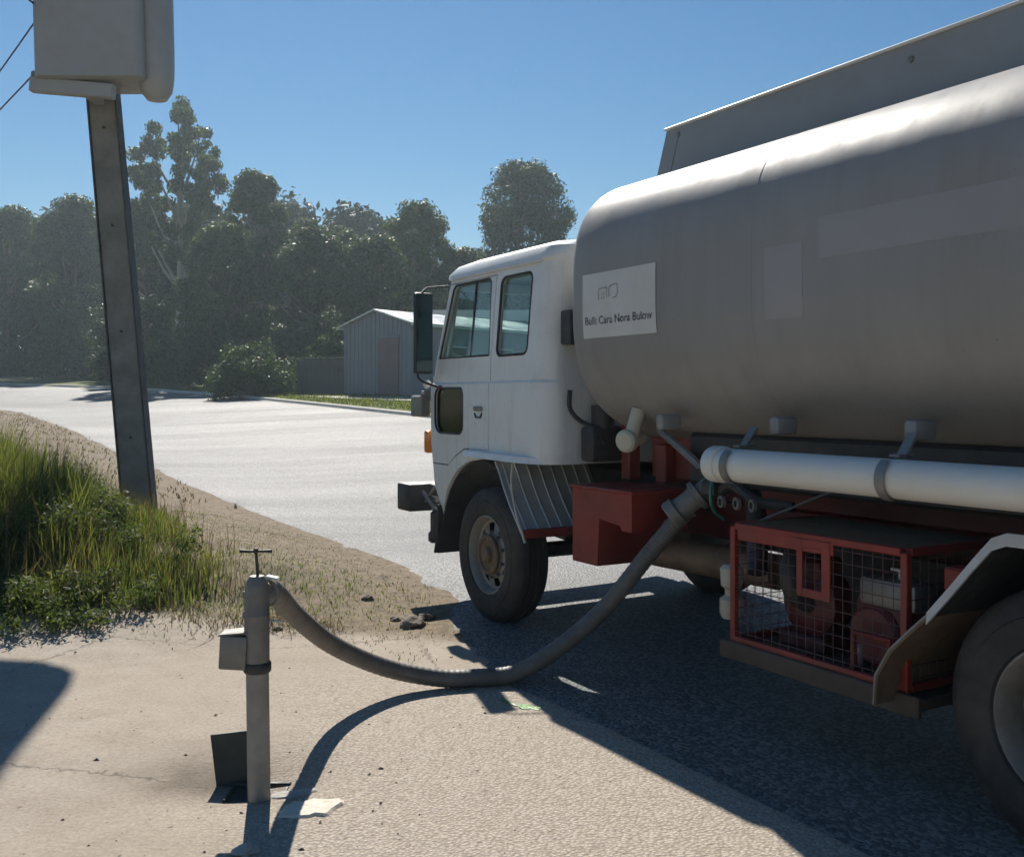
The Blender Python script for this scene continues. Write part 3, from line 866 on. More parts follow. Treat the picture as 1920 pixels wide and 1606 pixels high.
# chassis and running gear
for s in (1, -1):
    MB().box((-3.05, s * 0.42, 0.90), (8.2, 0.08, 0.24), 0.01).build('chassis_rail', M['shadered'], truck)
    MB().box((-4.2, s * 0.42, 1.10), (6.2, 0.10, 0.15), 0.01).build('subframe_rail', M['shadered'], truck)
for x in (1.0, -1.2, -2.4, -3.6, -5.4, -6.9):
    MB().box((x, 0, 0.90), (0.10, 0.78, 0.18)).build('cross_member', M['red'], truck)
MB().box((0.15, 0, 0.84), (1.3, 0.62, 0.62), 0.08, segs=2).box((-0.8, 0, 0.80), (0.7, 0.42, 0.42), 0.08, segs=2).tube([(-1.1, 0, 0.75), (-4.3, 0, 0.58)], 0.05, 10).build('engine', M['black'], truck)
for s in (1, -1):
    MB().tube(catmull([(0.75, s * 0.48, 0.78), (0.0, s * 0.48, 0.60), (-0.75, s * 0.48, 0.78)], 6), 0.045, 6).build('leaf_spring', M['black'], truck)
    MB().tube(catmull([(-3.7, s * 0.52, 0.80), (-4.44, s * 0.52, 0.64), (-5.2, s * 0.52, 0.80)], 6), 0.05, 6).build('leaf_spring', M['black'], truck)
# hydraulic box (red, notched), bracket, air tank
red = [(-1.10, 1.085), (-1.74, 1.085), (-1.74, 0.86), (-1.64, 0.86), (-1.62, 0.89), (-1.40, 0.91), (-1.38, 0.61), (-1.10, 0.61)]
rb = MB().prism(red, fy, 0.72, 1.15).build('hydraulic_box', M['red'], truck)
MB().box((-1.42, 0.935, 1.097), (0.68, 0.46, 0.02), 0.006).build('box_lid', M['red'], rb)
MB().box((-1.18, 0.74, 1.40), (0.09, 0.10, 0.55), 0.01).box((-1.26, 0.62, 1.52), (0.20, 0.30, 0.06), 0.01).box((-1.50, 0.70, 1.25), (0.10, 0.10, 0.25), 0.01).build('tank_bracket', M['red'], truck)
MB().box((-1.55, 0.62, 1.30), (0.5, 0.08, 0.30), 0.01).build('cradle_plate', M['red'], truck)
MB().tube([(-1.5, 0.78, 0.70), (-1.52, 0.78, 0.70), (-2.5, 0.70, 0.70), (-2.52, 0.70, 0.70)], [0.06, 0.10, 0.10, 0.06], 16).build('air_tank', M['hub'], truck)
MB().tube([(-1.3, -0.82, 0.72), (-2.5, -0.82, 0.72)], 0.27, 20).build('fuel_tank', M['black'], truck)

MB().box((-3.25, -0.86, 0.78), (1.25, 0.55, 0.66), 0.03).build('far_light_block', M['black'], truck)  # unseen box added to block the lit view under the truck
MB().box((-2.62, -0.72, 0.80), (0.10, 0.4, 0.5), 0.02).build('small_light_block', M['black'], truck)  # smaller unseen block added to close the same bright gap
# ---- tank
TN_TOP, TN_LOW, TW, TH, TH_LOW, TZ = 3.6, 2.8, 1.25, 0.845, 0.92, 2.27
def tank_y(z, off=0.0):
    q = min(0.9999, abs((z - TZ) / (TH if z > TZ else TH_LOW)))
    TN = TN_TOP if z > TZ else TN_LOW
    return TW * (1 - q ** TN) ** (1 / TN) + off
def tank_ring(s, n=120):
    out = []
    for k in range(n):
        a = 2 * math.pi * k / n
        c, q = math.cos(a), math.sin(a)
        TN = TN_TOP if q > 0 else TN_LOW
        y = math.copysign(abs(c) ** (2 / TN), c) * (TW - s)
        z = math.copysign(abs(q) ** (2 / TN), q) * ((TH if q > 0 else TH_LOW) - s)
        out.append((y, TZ + z))
    return out
stations = [(-1.14, 0.55), (-1.145, 0.30), (-1.155, 0.16), (-1.175, 0.08), (-1.20, 0.04), (-1.235, 0.012), (-1.28, 0.0)]
for x in np.arange(-1.6, -7.3, -0.35): stations.append((float(x), 0.0))
stations += [(-7.2, 0.0), (-7.24, 0.012), (-7.27, 0.04), (-7.29, 0.10), (-7.30, 0.3)]
stations.sort(key=lambda t: -t[0])
mb = MB()
nt_ = 120
for x, s in stations: mb.v += [(x, y, z) for y, z in tank_ring(s, nt_)]
for i in range(len(stations) - 1):
    for k in range(nt_):
        mb.f.append((i * nt_ + k, i * nt_ + (k + 1) % nt_, (i + 1) * nt_ + (k + 1) % nt_, (i + 1) * nt_ + k))
mb.f += [tuple(range(nt_)), tuple((len(stations) - 1) * nt_ + k for k in range(nt_ - 1, -1, -1))]
tank = mb.build('tank', M['tank'], truck, 50)
for x in (-2.86, -4.6, -6.2):
    MB().tube([(x, y, z) for y, z in tank_ring(0.0, 120)] + [(x, *tank_ring(0.0, 120)[0])], 0.0012, 6, False).build('weld_seam', M['tank'], tank)
def tank_patch(x0, x1, z0, z1, off, name, mat, nz=10, nx=2):
    P = np.zeros((nx, nz, 3))
    for i, x in enumerate(np.linspace(x0, x1, nx)):
        for j, z in enumerate(np.linspace(z0, z1, nz)):
            P[i, j] = (x, tank_y(z, off), z)
    return grid_mesh(name, P, mat, tank)
sign = tank_patch(-2.10, -1.37, 2.035, 2.43, 0.004, 'sign', M['sign'])
tag(sign, 'white sign with black lettering and a faint boxy logo')
tank_patch(-4.9, -3.30, 2.31, 2.50, 0.0010, 'faded_decal', M['ghost'], 90)
tank_patch(-3.20, -2.95, 2.05, 2.40, 0.0010, 'faded_decal', M['ghost'], 90)
def sign_text(body, size, xl, zb, name, mat, off=0.006, width=None):
    cu = bpy.data.curves.new('t', 'FONT'); cu.body = body; cu.size = size
    cu.offset = 0.0012
    o = bpy.data.objects.new('t', cu); COL.objects.link(o)
    me = bpy.data.meshes.new_from_object(o.evaluated_get(bpy.context.evaluated_depsgraph_get()))
    bpy.data.objects.remove(o)
    w = max(v.co.x for v in me.vertices)
    k = (width / w) if width else 1.0
    for v in me.vertices:
        x, z = xl - v.co.x * k, zb + v.co.y
        v.co = (x, tank_y(z, off), z)
    return finish(me, name, mat, sign, smooth=False)
sign_text('Bulk Cara Nora Bulow', 0.068, -1.395, 2.118, 'lettering', M['ink'], width=0.675)
mb = MB()
def stroke(pts, w=0.006):
    for (xa, za), (xb, zb) in zip(pts, pts[1:]):
        d = Vector((xb - xa, zb - za)).normalized(); n_ = Vector((-d.y, d.x)) * w / 2
        q = [(xa + n_.x, za + n_.y), (xb + n_.x, zb + n_.y), (xb - n_.x, zb - n_.y), (xa - n_.x, za - n_.y)]
        mb.add([(x, tank_y(z, 0.006), z) for x, z in q], [(0, 1, 2, 3)])
stroke([(-1.545, 2.262), (-1.545, 2.33), (-1.630, 2.335), (-1.630, 2.275)])
stroke([(-1.575, 2.265), (-1.58, 2.30)], 0.004); stroke([(-1.60, 2.265), (-1.605, 2.30), (-1.59, 2.30)], 0.004)
stroke([(-1.655, 2.275), (-1.650, 2.325), (-1.675, 2.343), (-1.735, 2.347), (-1.738, 2.285), (-1.72, 2.268), (-1.69, 2.266)])
mb.build('logo', M['inkf'], sign, smooth=False)
# spill coaming on top
for s in (1, -1):
    poly = [(-1.24, 2.98), (-1.40, 3.41), (-7.0, 3.41), (-7.15, 2.98)]
    w_ = MB().prism(poly, fy, s * 0.60 - 0.012, s * 0.60 + 0.012).build('coaming_side', M['coaming'], tank)
    MB().box((-4.2, s * 0.60, 3.417), (5.62, 0.055, 0.018), 0.004).build('coaming_rail', M['pvc'], tank) if s > 0 else MB().box((-4.2, s * 0.60, 3.417), (5.62, 0.055, 0.018), 0.004).build('coaming_rail', M['pvc'], tank)
    if s > 0:
        for (x, z) in ((-1.52, 3.36), (-3.3, 3.33), (-5.2, 3.33)):
            MB().lathe([(0, 0.012), (0.014, 0.010), (0.018, 0.0)], (x, 0.612, z), (0, 1, 0), 8).build('bolt', M['steel'], tank)
        MB().box((-1.46, 0.6135, 3.19), (0.006, 0.003, 0.42), 0, Matrix.Rotation(R(-20), 3, 'Y')).build('coaming_seam', M['steel'], tank)
for x0, x1 in ((-1.24, -1.40), (-7.15, -7.0)):
    mb = MB()
    mb.add([(x0, -0.585, 2.98), (x0, 0.585, 2.98), (x1, 0.585, 3.405), (x1, -0.585, 3.405), (x0 - 0.015, -0.585, 2.98), (x0 - 0.015, 0.585, 2.98), (x1 - 0.015, 0.585, 3.405), (x1 - 0.015, -0.585, 3.405)],
           [(0, 1, 2, 3), (7, 6, 5, 4), (0, 4, 5, 1), (2, 6, 7, 3), (0, 3, 7, 4), (1, 5, 6, 2)])
    mb.build('coaming_end', M['coaming'], tank)
for x in (-3.0, -5.4):
    MB().lathe([(0.0, 0.10), (0.22, 0.09), (0.25, 0.06), (0.25, -0.05)], (x, 0, 3.14), (0, 0, 1), 28).build('hatch', M['tank'], tank)
for s in (1, -1):
    MB().box((-4.45, s * 0.80, 1.31), (5.1, 0.10, 0.30), 0.02).build('skid_beam', M['black'], tank)
# drain cap and brackets under the tank
MB().lathe([(0.0, 0.035), (0.055, 0.03), (0.07, 0.015), (0.072, -0.02), (0.05, -0.03), (0.045, -0.16)], (-1.62, 1.10, 1.405), (-0.35, 0.93, -0.1), 20).tube([(-1.62, 1.06, 1.44), (-1.64, 1.02, 1.60)], 0.045, 12).build('sight_cap', M['cream'], tank)
for x in (-2.05, -2.95, -3.75, -5.3):
    MB().box((x, 1.12, 1.53), (0.07, 0.14, 0.09), 0.02, segs=2).build('tank_lug', M['tank'], tank)
MB().tube(catmull([(-1.72, 0.92, 1.47), (-2.1, 0.9, 1.25), (-2.3, 0.95, 1.12)], 6), 0.025, 8).build('drain_pipe', M['steel'], truck)
# hose tube
TZ2 = 1.335
tube = MB().lathe([(0.076, 0.004), (0.082, 0.0), (0.082, 4.3), (0.0, 4.3)], (-2.70, 1.35, TZ2), (-1, 0, 0), 32).build('hose_tube', M['pvc'], truck)
MB().lathe([(0.0, -0.012), (0.07, -0.012), (0.088, -0.004), (0.092, 0.008), (0.092, 0.075), (0.083, 0.080)], (-2.70, 1.35, TZ2), (-1, 0, 0), 32).build('tube_cap', M['pvc'], tube)
for x in (-2.86, -3.80, -5.2):
    st = [(x - 0.0, 1.35 + 0.093 * math.sin(R(a)), TZ2 - 0.093 * math.cos(R(a))) for a in range(-150, 151, 12)]
    mb = MB()
    for (px_, py_, pz_) in st: mb.v += [(px_ - 0.024, py_, pz_), (px_ + 0.024, py_, pz_)]
    for i in range(len(st) - 1): mb.f.append((2 * i, 2 * i + 1, 2 * i + 3, 2 * i + 2))
    mb.box((x, 1.27, TZ2 + 0.13), (0.05, 0.02, 0.14), 0.004, Matrix.Rotation(R(38), 3, 'X')).box((x, 1.30, TZ2 + 0.095), (0.05, 0.10, 0.012), 0.003)
    mb.build('tube_strap', M['steel'], tube)

# pump cage
CX0, CX1, CY0, CY1, CZ0, CZ1 = -3.78, -2.74, 0.62, 1.25, 0.43, 1.02
cage = MB().box((-3.27, 0.93, 0.405), (1.20, 0.70, 0.05), 0.006).box((-3.27, 1.275, 0.395), (1.20, 0.03, 0.09), 0.006).build('pump_shelf', M['shelf'], truck)
b_ = 0.034
for (x, y) in ((CX0, CY0), (CX1, CY0), (CX0, CY1), (CX1, CY1)):
    MB().box((x, y, (CZ0 + CZ1) / 2), (b_, b_, CZ1 - CZ0), 0.004).build('cage_post', M['red'], cage)
for z in (CZ0 + 0.02, CZ1 + 0.001):
    for y in (CY0, CY1): MB().box(((CX0 + CX1) / 2, y, z), (CX1 - CX0 - b_ - 0.002, b_, b_), 0.004).build('cage_rail', M['red'], cage)
    for x in (CX0, CX1): MB().box((x, (CY0 + CY1) / 2, z), (b_, CY1 - CY0 - b_ - 0.002, b_), 0.004).build('cage_rail', M['red'], cage)
mb = MB()
def wire(a, b): mb.tube([a, b], 0.0022, 4, False)
for x in np.arange(CX0 + 0.06, CX1 - 0.02, 0.055): wire((x, CY1 + 0.004, CZ0), (x, CY1 + 0.004, CZ1))
for z in np.arange(CZ0 + 0.06, CZ1 - 0.02, 0.055): wire((CX0, CY1 + 0.0085, z), (CX1, CY1 + 0.0085, z))
for y in np.arange(CY0 + 0.05, CY1 - 0.02, 0.055):
    wire((CX0 - 0.004, y, CZ0), (CX0 - 0.004, y, CZ1)); wire((CX1 + 0.004, y, CZ0), (CX1 + 0.004, y, CZ1))
for z in np.arange(CZ0 + 0.06, CZ1 - 0.02, 0.055):
    wire((CX0 - 0.0085, CY0, z), (CX0 - 0.0085, CY1, z)); wire((CX1 + 0.0085, CY0, z), (CX1 + 0.0085, CY1, z))
tag(mb.build('wire_mesh', M['wirered'], cage), kind='stuff')
MB().box((-3.09, CY1 + 0.012, 0.985), (0.62, 0.012, 0.06), 0.003).build('cage_strip', M['red'], cage)
mb = MB()
for (c, d) in (((-3.20, 0.88), (0.035, 0.27)), ((-3.36, 0.88), (0.05, 0.27)), ((-3.28, 0.995), (0.125, 0.04)), ((-3.28, 0.765), (0.125, 0.04))):
    mb.box((c[0], CY1 + 0.016, c[1]), (d[0], 0.014, d[1]), 0.003)
mb.build('access_frame', M['red'], cage)
MB().box((-3.26, 0.935, 1.03), (1.0, 0.58, 0.012), 0.003).build('cage_top', M['hub'], cage)
MB().box((-3.26, 0.60, 0.66), (1.02, 0.012, 0.44), 0.003).build('blocking_panel', M['black'], cage)  # presumed panel, added dark to block lit ground showing through the cage
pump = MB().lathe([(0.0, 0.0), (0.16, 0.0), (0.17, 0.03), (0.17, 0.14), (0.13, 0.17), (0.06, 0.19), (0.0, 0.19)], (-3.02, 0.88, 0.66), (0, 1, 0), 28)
pump.box((-3.02, 0.95, 0.80), (0.16, 0.2, 0.16), 0.02).box((-3.02, 0.93, 0.47), (0.3, 0.3, 0.07), 0.01).build('pump', M['shadered'], cage)
MB().tube(catmull([(-3.06, 1.05, 0.66), (-3.04, 1.14, 0.72), (-3.02, 1.14, 0.86), (-3.0, 1.0, 1.0)], 6), 0.05, 12).build('pump_pipe', M['black'], cage)
MB().box((-3.52, 0.93, 0.62), (0.30, 0.34, 0.32), 0.04, segs=2).lathe([(0.0, 0.02), (0.12, 0.02), (0.14, 0.0), (0.14, -0.05)], (-3.50, 1.11, 0.60), (0, 1, 0), 24).build('pump_engine', M['shadered'], cage)
mf = MB().box((-3.58, 1.06, 0.80), (0.31, 0.15, 0.13), 0.025, segs=2).build('muffler', M['steel'], cage)
MB().tube([(-3.60, 1.06, 0.865), (-3.60, 1.06, 0.90)], 0.012, 8).box((-3.60, 1.06, 0.905), (0.09, 0.03, 0.012), 0.003).build('fuel_cap', M['pvc'], mf)
MB().box((-3.60, 1.10, 0.53), (0.16, 0.04, 0.15), 0.01).box((-3.42, 1.10, 0.50), (0.06, 0.08, 0.10), 0.01).build('fuel_filter', M['steel'], cage)
MB().tube([(-3.46, 1.20, 0.44), (-3.46, 1.20, 0.62), (-3.66, 1.20, 0.62), (-3.66, 1.20, 0.44)], 0.016, 8).build('drawbar', M['red'], cage)
# suction valve and plumbing
MB().lathe([(0.0, -0.06), (0.075, -0.06), (0.085, -0.05), (0.085, 0.0), (0.065, 0.01), (0.065, 0.12), (0.09, 0.13), (0.09, 0.16), (0.06, 0.165), (0.06, 0.30)], (-2.06, 1.06, 1.02), (-0.5, -0.6, 0.62), 20).build('suction_coupling', M['galvd'], truck)
mb = MB().tube(catmull([(-2.20, 0.86, 1.18), (-2.32, 0.78, 1.16), (-2.46, 0.84, 1.05), (-2.56, 0.92, 0.88), (-2.62, 0.98, 0.74)], 6), 0.055, 12)
mb.box((-2.26, 0.98, 1.16), (0.10, 0.10, 0.10), 0.02).tube([(-2.26, 0.98, 1.16), (-2.26, 1.02, 1.26)], 0.012, 7).tube([(-2.20, 1.03, 1.26), (-2.34, 1.03, 1.26)], 0.010, 7)
mb.tube(catmull([(-2.30, 0.95, 1.14), (-2.45, 1.0, 1.20), (-2.6, 0.98, 1.12), (-2.8, 0.9, 1.10)], 5), 0.03, 8)
mb.build('plumbing', M['black'], truck)
for x in (-2.40, -2.52, -2.64):
    MB().lathe([(0.02, 0.0), (0.034, 0.0), (0.034, 0.02), (0.02, 0.02)], (x, 1.02, 1.10), (0.3, 1, 0), 14).build('hose_clamp', M['steel'], truck)
MB().lathe([(0.0, 0.0), (0.05, 0.0), (0.062, 0.03), (0.062, 0.10), (0.035, 0.12), (0.035, 0.15), (0.055, 0.17), (0.06, 0.26), (0.04, 0.28), (0.0, 0.28)], (-2.62, 1.16, 0.52), (0, 0, 1), 18).build('filter_bowl', M['cream'], truck)
MB().tube(catmull([(-2.42, 1.12, 1.22), (-2.43, 1.14, 1.14), (-2.41, 1.10, 1.06), (-2.38, 1.0, 1.0)], 5), 0.009, 7).build('green_hose', pmat('green_hose', (0.02, 0.16, 0.13), 0.4), truck)
MB().tube([(-2.72, 1.1, 1.02), (-3.1, 0.9, 1.22)], 0.006, 5).build('stay_rod', M['steel'], truck)
MB().box((-1.98, 1.02, 0.93), (0.05, 0.05, 0.10), 0.01).tube([(-1.88, 1.05, 0.86), (-1.95, 1.05, 0.95)], 0.015, 6).build('drain_cock', M['hub'], truck)
# rear mudguards
for s in (1, -1):
    y0, y1 = sorted((s * 0.62, s * 1.40))
    low = [(-3.74, 0.40), (-3.75, 0.52), (-3.82, 0.64), (-3.92, 0.74), (-4.00, 0.815)]
    up = [(-4.00, 0.815), (-4.10, 0.93), (-4.20, 1.05), (-4.28, 1.14), (-4.34, 1.165), (-4.62, 1.165), (-4.80, 1.09), (-5.02, 0.85), (-5.10, 0.70)]
    g = sheet(up, y0, y1, 0.008, 'rear_mudguard', M['black'], truck)
    f = sheet(low, y0, y1, 0.012, 'mud_flap', M['hub'], truck)
    ed = [(x, s * 1.405, z) for x, z in up]
    mb = MB()
    for (x, y, z) in ed: mb.v += [(x, y, z + 0.012), (x, y + s * 0.004, z - 0.035), (x, y - s * 0.01, z - 0.035), (x, y - s * 0.02, z + 0.012)]
    for i in range(len(ed) - 1):
        for k in range(4): mb.f.append((i * 4 + k, i * 4 + (k + 1) % 4, i * 4 + 4 + (k + 1) % 4, i * 4 + 4 + k))
    mb.build('guard_edge', M['alloy'], g)
    MB().tube([(x, s * 1.402, z) for x, z in low], 0.006, 6).build('flap_edge', M['steel'], f)
MB().box((-3.98, 1.15, 0.93), (0.12, 0.1, 0.10), 0.01).build('tail_lamp', M['red'], truck)
MB().box((-7.15, 0, 0.95), (0.1, 2.3, 0.2), 0.01).build('rear_beam', M['red'], truck)

# ------------------------------------------------------------------ standpipe
SPX, SPY = -1.08, 4.29
SPZ = HW(SPX, SPY)
sp = empty('standpipe', (SPX, SPY, SPZ), label='grey metal water standpipe with tee handle standing on the sandy apron', cat='standpipe')
MB().tube([(0.010, 0, -0.02), (0.002, 0, 0.56)], 0.0475, 24).build('pipe', M['galv'], sp)
MB().lathe([(0.054, 0.0), (0.058, 0.006), (0.058, 0.038), (0.054, 0.044)], (0.002, 0, 0.545), (0, 0, 1), 24).build('clamp', M['black'], sp)
body = MB().lathe([(0.0525, 0.0), (0.0525, 0.215), (0.055, 0.218), (0.055, 0.222), (0.0525, 0.226), (0.0525, 0.300), (0.0505, 0.335), (0.043, 0.365), (0.030, 0.385), (0.0, 0.387)], (0.0, 0, 0.566), (0, 0, 1), 28).build('valve_body', M['galvd'], sp)
for k in range(3):
    MB().box((-0.054, 0.008, 0.70 + 0.085 * k), (0.014, 0.03, 0.030), 0.004).build('side_lug', M['galvd'], body)
MB().tube([(0.004, 0, 0.945), (-0.004, 0, 1.055)], 0.0065, 8).build('spindle', M['black'], sp)
MB().tube([(-0.072, 0.006, 1.055), (-0.02, 0.002, 1.054), (0.02, -0.002, 1.056), (0.064, -0.006, 1.057)], [0.0085, 0.006, 0.006, 0.0085], 8).box((-0.004, 0, 1.057), (0.02, 0.018, 0.02), 0.004).build('tee_handle', M['black'], sp)
# meter box on its left
mbx = MB().box((-0.090, 0.0, 0.635), (0.115, 0.10, 0.142), 0.008, Matrix.Rotation(R(3), 3, 'Y'), 2).build('meter_box', M['galvd'], sp)
MB().box((-0.088, 0.01, 0.713), (0.128, 0.115, 0.008), 0.003, Matrix.Rotation(R(-5), 3, 'Y')).build('meter_lid', M['galvd'], mbx)
MB().lathe([(0.052, 0.0), (0.052, 0.07), (0.062, 0.075), (0.062, 0.105), (0.05, 0.11)], (0.0, 0.0, 0.862), (0.30, 0.90, 0.06), 20).build('outlet', M['galvd'], sp)
MB().box((0.055, 0.045, 0.935), (0.055, 0.05, 0.012), 0.004, Matrix.Rotation(R(12), 3, 'Y')).box((0.05, 0.05, 0.75), (0.09, 0.016, 0.008), 0.002, Matrix.Rotation(R(5), 3, 'Y')).build('outlet_latch', M['pvc'], sp)

# hydrant chamber: iron frame round the pipe and its lid standing open behind
hc = empty('hydrant_box', (SPX, SPY, SPZ), label='small iron hydrant box in the ground at the foot of the standpipe', cat='hydrant box')
mb = MB()
for (c, d) in (((-0.02, 0.165, 0.0), (0.26, 0.03, 0.03)), ((-0.135, 0.06, -0.004), (0.02, 0.16, 0.03)), ((0.10, 0.06, -0.006), (0.02, 0.16, 0.03))):
    mb.box(c, d, 0.006)
mb.build('frame', M['lid'], hc)
MB().box((-0.015, 0.05, -0.012), (0.22, 0.18, 0.02)).build('pit_shade', M['lid'], hc)  # dark plate near ground level, painted in for the pit's shaded depth
lid = MB().prism([(-0.225, -0.01), (-0.02, -0.01), (-0.02, 0.232), (-0.262, 0.205)], lambda a, b, d: (a, 0.185 + d + b * 0.16, b), 0.0, 0.012).build('lid', M['lid'], hc)
MB().tube([(-0.15, 0.17, 0.0), (0.05, 0.17, 0.0)], 0.012, 8).build('hinge', M['lid'], lid)

# mortar splashes
def blob(name, cpx, cpy, rx, ry, mat, th, seed, label):
    x0, y0, _ = hit(cpx, cpy)
    r = random.Random(seed)
    n = 26
    rad = [0.82 + 0.3 * r.random() for _ in range(n)]
    mb = MB()
    pts = []
    for ring, (k, hgt) in enumerate(((0.0, th), (0.55, th), (0.9, th * 0.9), (1.0, 0.001))):
        for i in range(n):
            a = 2 * math.pi * i / n
            q = rad[i] if k > 0.3 else 1
            sx = math.copysign(abs(math.cos(a)) ** 0.65, math.cos(a)); sy = math.copysign(abs(math.sin(a)) ** 0.65, math.sin(a))
            x = x0 + rx * k * q * sx + ry * 0.25 * k * sy; y = y0 + ry * k * q * sy
            pts.append((x, y, HW(x, y) + hgt + (r.random() * th * 0.35 if 0.3 < k < 0.95 else 0)))
    fs = []
    for j in range(3):
        for i in range(n): fs.append((j * n + i, j * n + (i + 1) % n, (j + 1) * n + (i + 1) % n, (j + 1) * n + i))
    mb.add(pts, fs)
    o = mb.build(name, mat)
    return tag(o, label, None, None, 'structure')
blob('mortar_patch', 584, 1516, 0.125, 0.095, M['splash'], 0.010, 3, 'pale cream mortar patch on the apron right of the standpipe')
blob('old_mortar_patch', 545, 1490, 0.11, 0.045, M['splash2'], 0.006, 5, 'rough grey mortar smear at the foot of the standpipe')

# ------------------------------------------------------------------ suction hose
hp = [at(492, 1092, 4.40), at(517, 1112, 4.62), at(556, 1155, 5.02), at(630, 1212, 5.46), at(740, 1256, 5.74), at(870, 1274, 5.86), at(965, 1262, 5.92), at(1055, 1208, 5.95), at(1135, 1138, 5.95), at(1215, 1040, 5.92), at(1262, 985, 5.88), at(1292, 952, 5.86)]
hp[0] = (SPX + 0.028, SPY + 0.09, SPZ + 0.868)
pts = catmull(hp, 44)
rad_h = 0.050
pts = [Vector((p.x, p.y, max(p.z, HW(p.x, p.y) + rad_h + 0.002))) for p in pts]
# smooth the contact
for _ in range(30):
    pts = [pts[0]] + [Vector((p.x, p.y, max((pts[i].z + pts[i + 2].z) * 0.25 + p.z * 0.5, HW(p.x, p.y) + rad_h))) for i, p in enumerate(pts[1:-1])] + [pts[-1]]
rs = [rad_h + 0.0012 * math.cos(i * math.pi / 2) for i in range(len(pts))]
hose = MB().tube(pts, rs, 20).build('suction_hose', M['hose'], angle=60)
tag(hose, 'thick dark rubber hose sagging from the standpipe to the truck', 'hose')
for i in (0, len(pts) - 8):
    seg = pts[i:i + 8]
    MB().tube(seg, rad_h + 0.008, 20).build('coupling', M['galvd'], hose)

# ------------------------------------------------------------------ litter and clods
def clod(name, px, py, s, seed, label, group=None, mat=None):
    x, y, z = hit(px, py)
    r = np.random.default_rng(seed)
    bm = bmesh.new()
    bmesh.ops.create_icosphere(bm, subdivisions=3, radius=1)
    ph = r.random(6) * 6
    for v in bm.verts:
        p = v.co
        k = 1 + 0.10 * math.sin(p.x * 21 + ph[5]) * math.sin(p.y * 19 + ph[0]) * math.sin(p.z * 17) + 0.22 * math.sin(p.x * 3.1 + ph[0]) * math.cos(p.y * 3.7 + ph[1]) + 0.14 * math.sin(p.z * 7 + p.x * 6 + ph[2]) + 0.09 * math.sin(p.y * 13 + ph[3]) * math.sin(p.x * 11 + ph[4])
        v.co = Vector((p.x * s * 1.3, p.y * s, p.z * s * 0.6)) * k
    me = bpy.data.meshes.new(name); bm.to_mesh(me); bm.free()
    o = finish(me, name, mat or M['clod'], None, 60)
    o.location = (x, y, HW(x, y) + s * 0.18)
    o.rotation_euler = (0, 0, r.random() * 6)
    return tag(o, label, 'clod', group)
clod('earth_clod', 772, 1172, 0.085, 1, 'largest dark earth clod on the sand in front of the front wheel', 'earth clods by the wheel')
clod('earth_clod', 800, 1160, 0.06, 2, 'dark earth clod touching the tip of the truck shadow', 'earth clods by the wheel')
clod('earth_clod', 742, 1163, 0.035, 3, 'small dark clod just left of the largest clod', 'earth clods by the wheel')
clod('earth_clod', 690, 1123, 0.05, 4, 'tuft-like dark clod on the verge edge between standpipe and wheel', 'earth clods by the wheel')
clod('earth_clod', 520, 1180, 0.035, 6, 'small dark clod just right of the standpipe below the hose', 'earth clods by the wheel')
clod('stone', 462, 1598, 0.04, 12, 'rough grey stone at the bottom edge below the standpipe', None, M['splash2'])
# pebbles and crumbs strewn over the apron
n = 330
pv = []
tet = np.array([(1, 0, -0.5), (-0.5, 0.87, -0.5), (-0.5, -0.87, -0.5), (0.1, 0.1, 0.8)])
for i in range(n):
    px = RNG.uniform(0, 1000); py = 1080 + (1606 - 1080) * RNG.random() ** 1.4
    if py < 1330 and RNG.random() < 0.2: py = RNG.uniform(1140, 1260)
    a = (px - 960) / FPX; t = CAM_H * FPX / (py - HOR)
    x, y = a * t, t
    u, v = w2uv(x, y)
    if v > v_near(u) - 0.05: continue
    s = 0.003 + 0.010 * RNG.random() ** 4
    rot = RNG.random() * 6.28
    c, q = math.cos(rot), math.sin(rot)
    T = tet * s * (RNG.uniform(0.7, 1.6), RNG.uniform(0.7, 1.2), RNG.uniform(0.3, 0.6))
    T = np.stack([T[:, 0] * c - T[:, 1] * q + x, T[:, 0] * q + T[:, 1] * c + y, T[:, 2] + HW(x, y) + s * 0.4], 1)
    for f in ((0, 1, 3), (1, 2, 3), (2, 0, 3), (0, 2, 1)): pv.append(T[list(f)])
tag(np_mesh('pebbles', np.concatenate(pv), 3, M['clod']), 'dark crumbs of soil and pebbles strewn over the apron', 'pebbles', None, 'stuff')
# green leaf sprig in the truck's shadow
lx, ly, lz = hit(968, 1322)
lf = empty('fallen_leaf_sprig', (lx, ly, lz), label='bright green leaf sprig lying in the shadow below the hose', cat='leaf')
def leaf(pts2, w, name):
    mb = MB(); n = len(pts2)
    for i, (x, y) in enumerate(pts2):
        t = i / (n - 1); ww = w * math.sin(math.pi * (0.08 + 0.9 * t)) ** 0.7
        mb.v += [(x - ww * 0.6, y + ww, 0.004), (x, y, 0.010 + 0.006 * math.sin(t * 7)), (x + ww * 0.6, y - ww, 0.005)]
    for i in range(n - 1):
        for k in range(2): mb.f.append((i * 3 + k, i * 3 + k + 1, i * 3 + k + 4, i * 3 + k + 3))
    return mb.build(name, M['sprig'], lf, 60)
leaf([(-0.09, 0.085), (-0.05, 0.045), (0.0, 0.0), (0.03, -0.03)], 0.045, 'leaf')
leaf([(0.02, -0.06), (0.045, -0.035), (0.07, -0.02)], 0.045, 'leaf')
leaf([(0.055, -0.035), (0.09, -0.055), (0.13, -0.07)], 0.045, 'leaf')

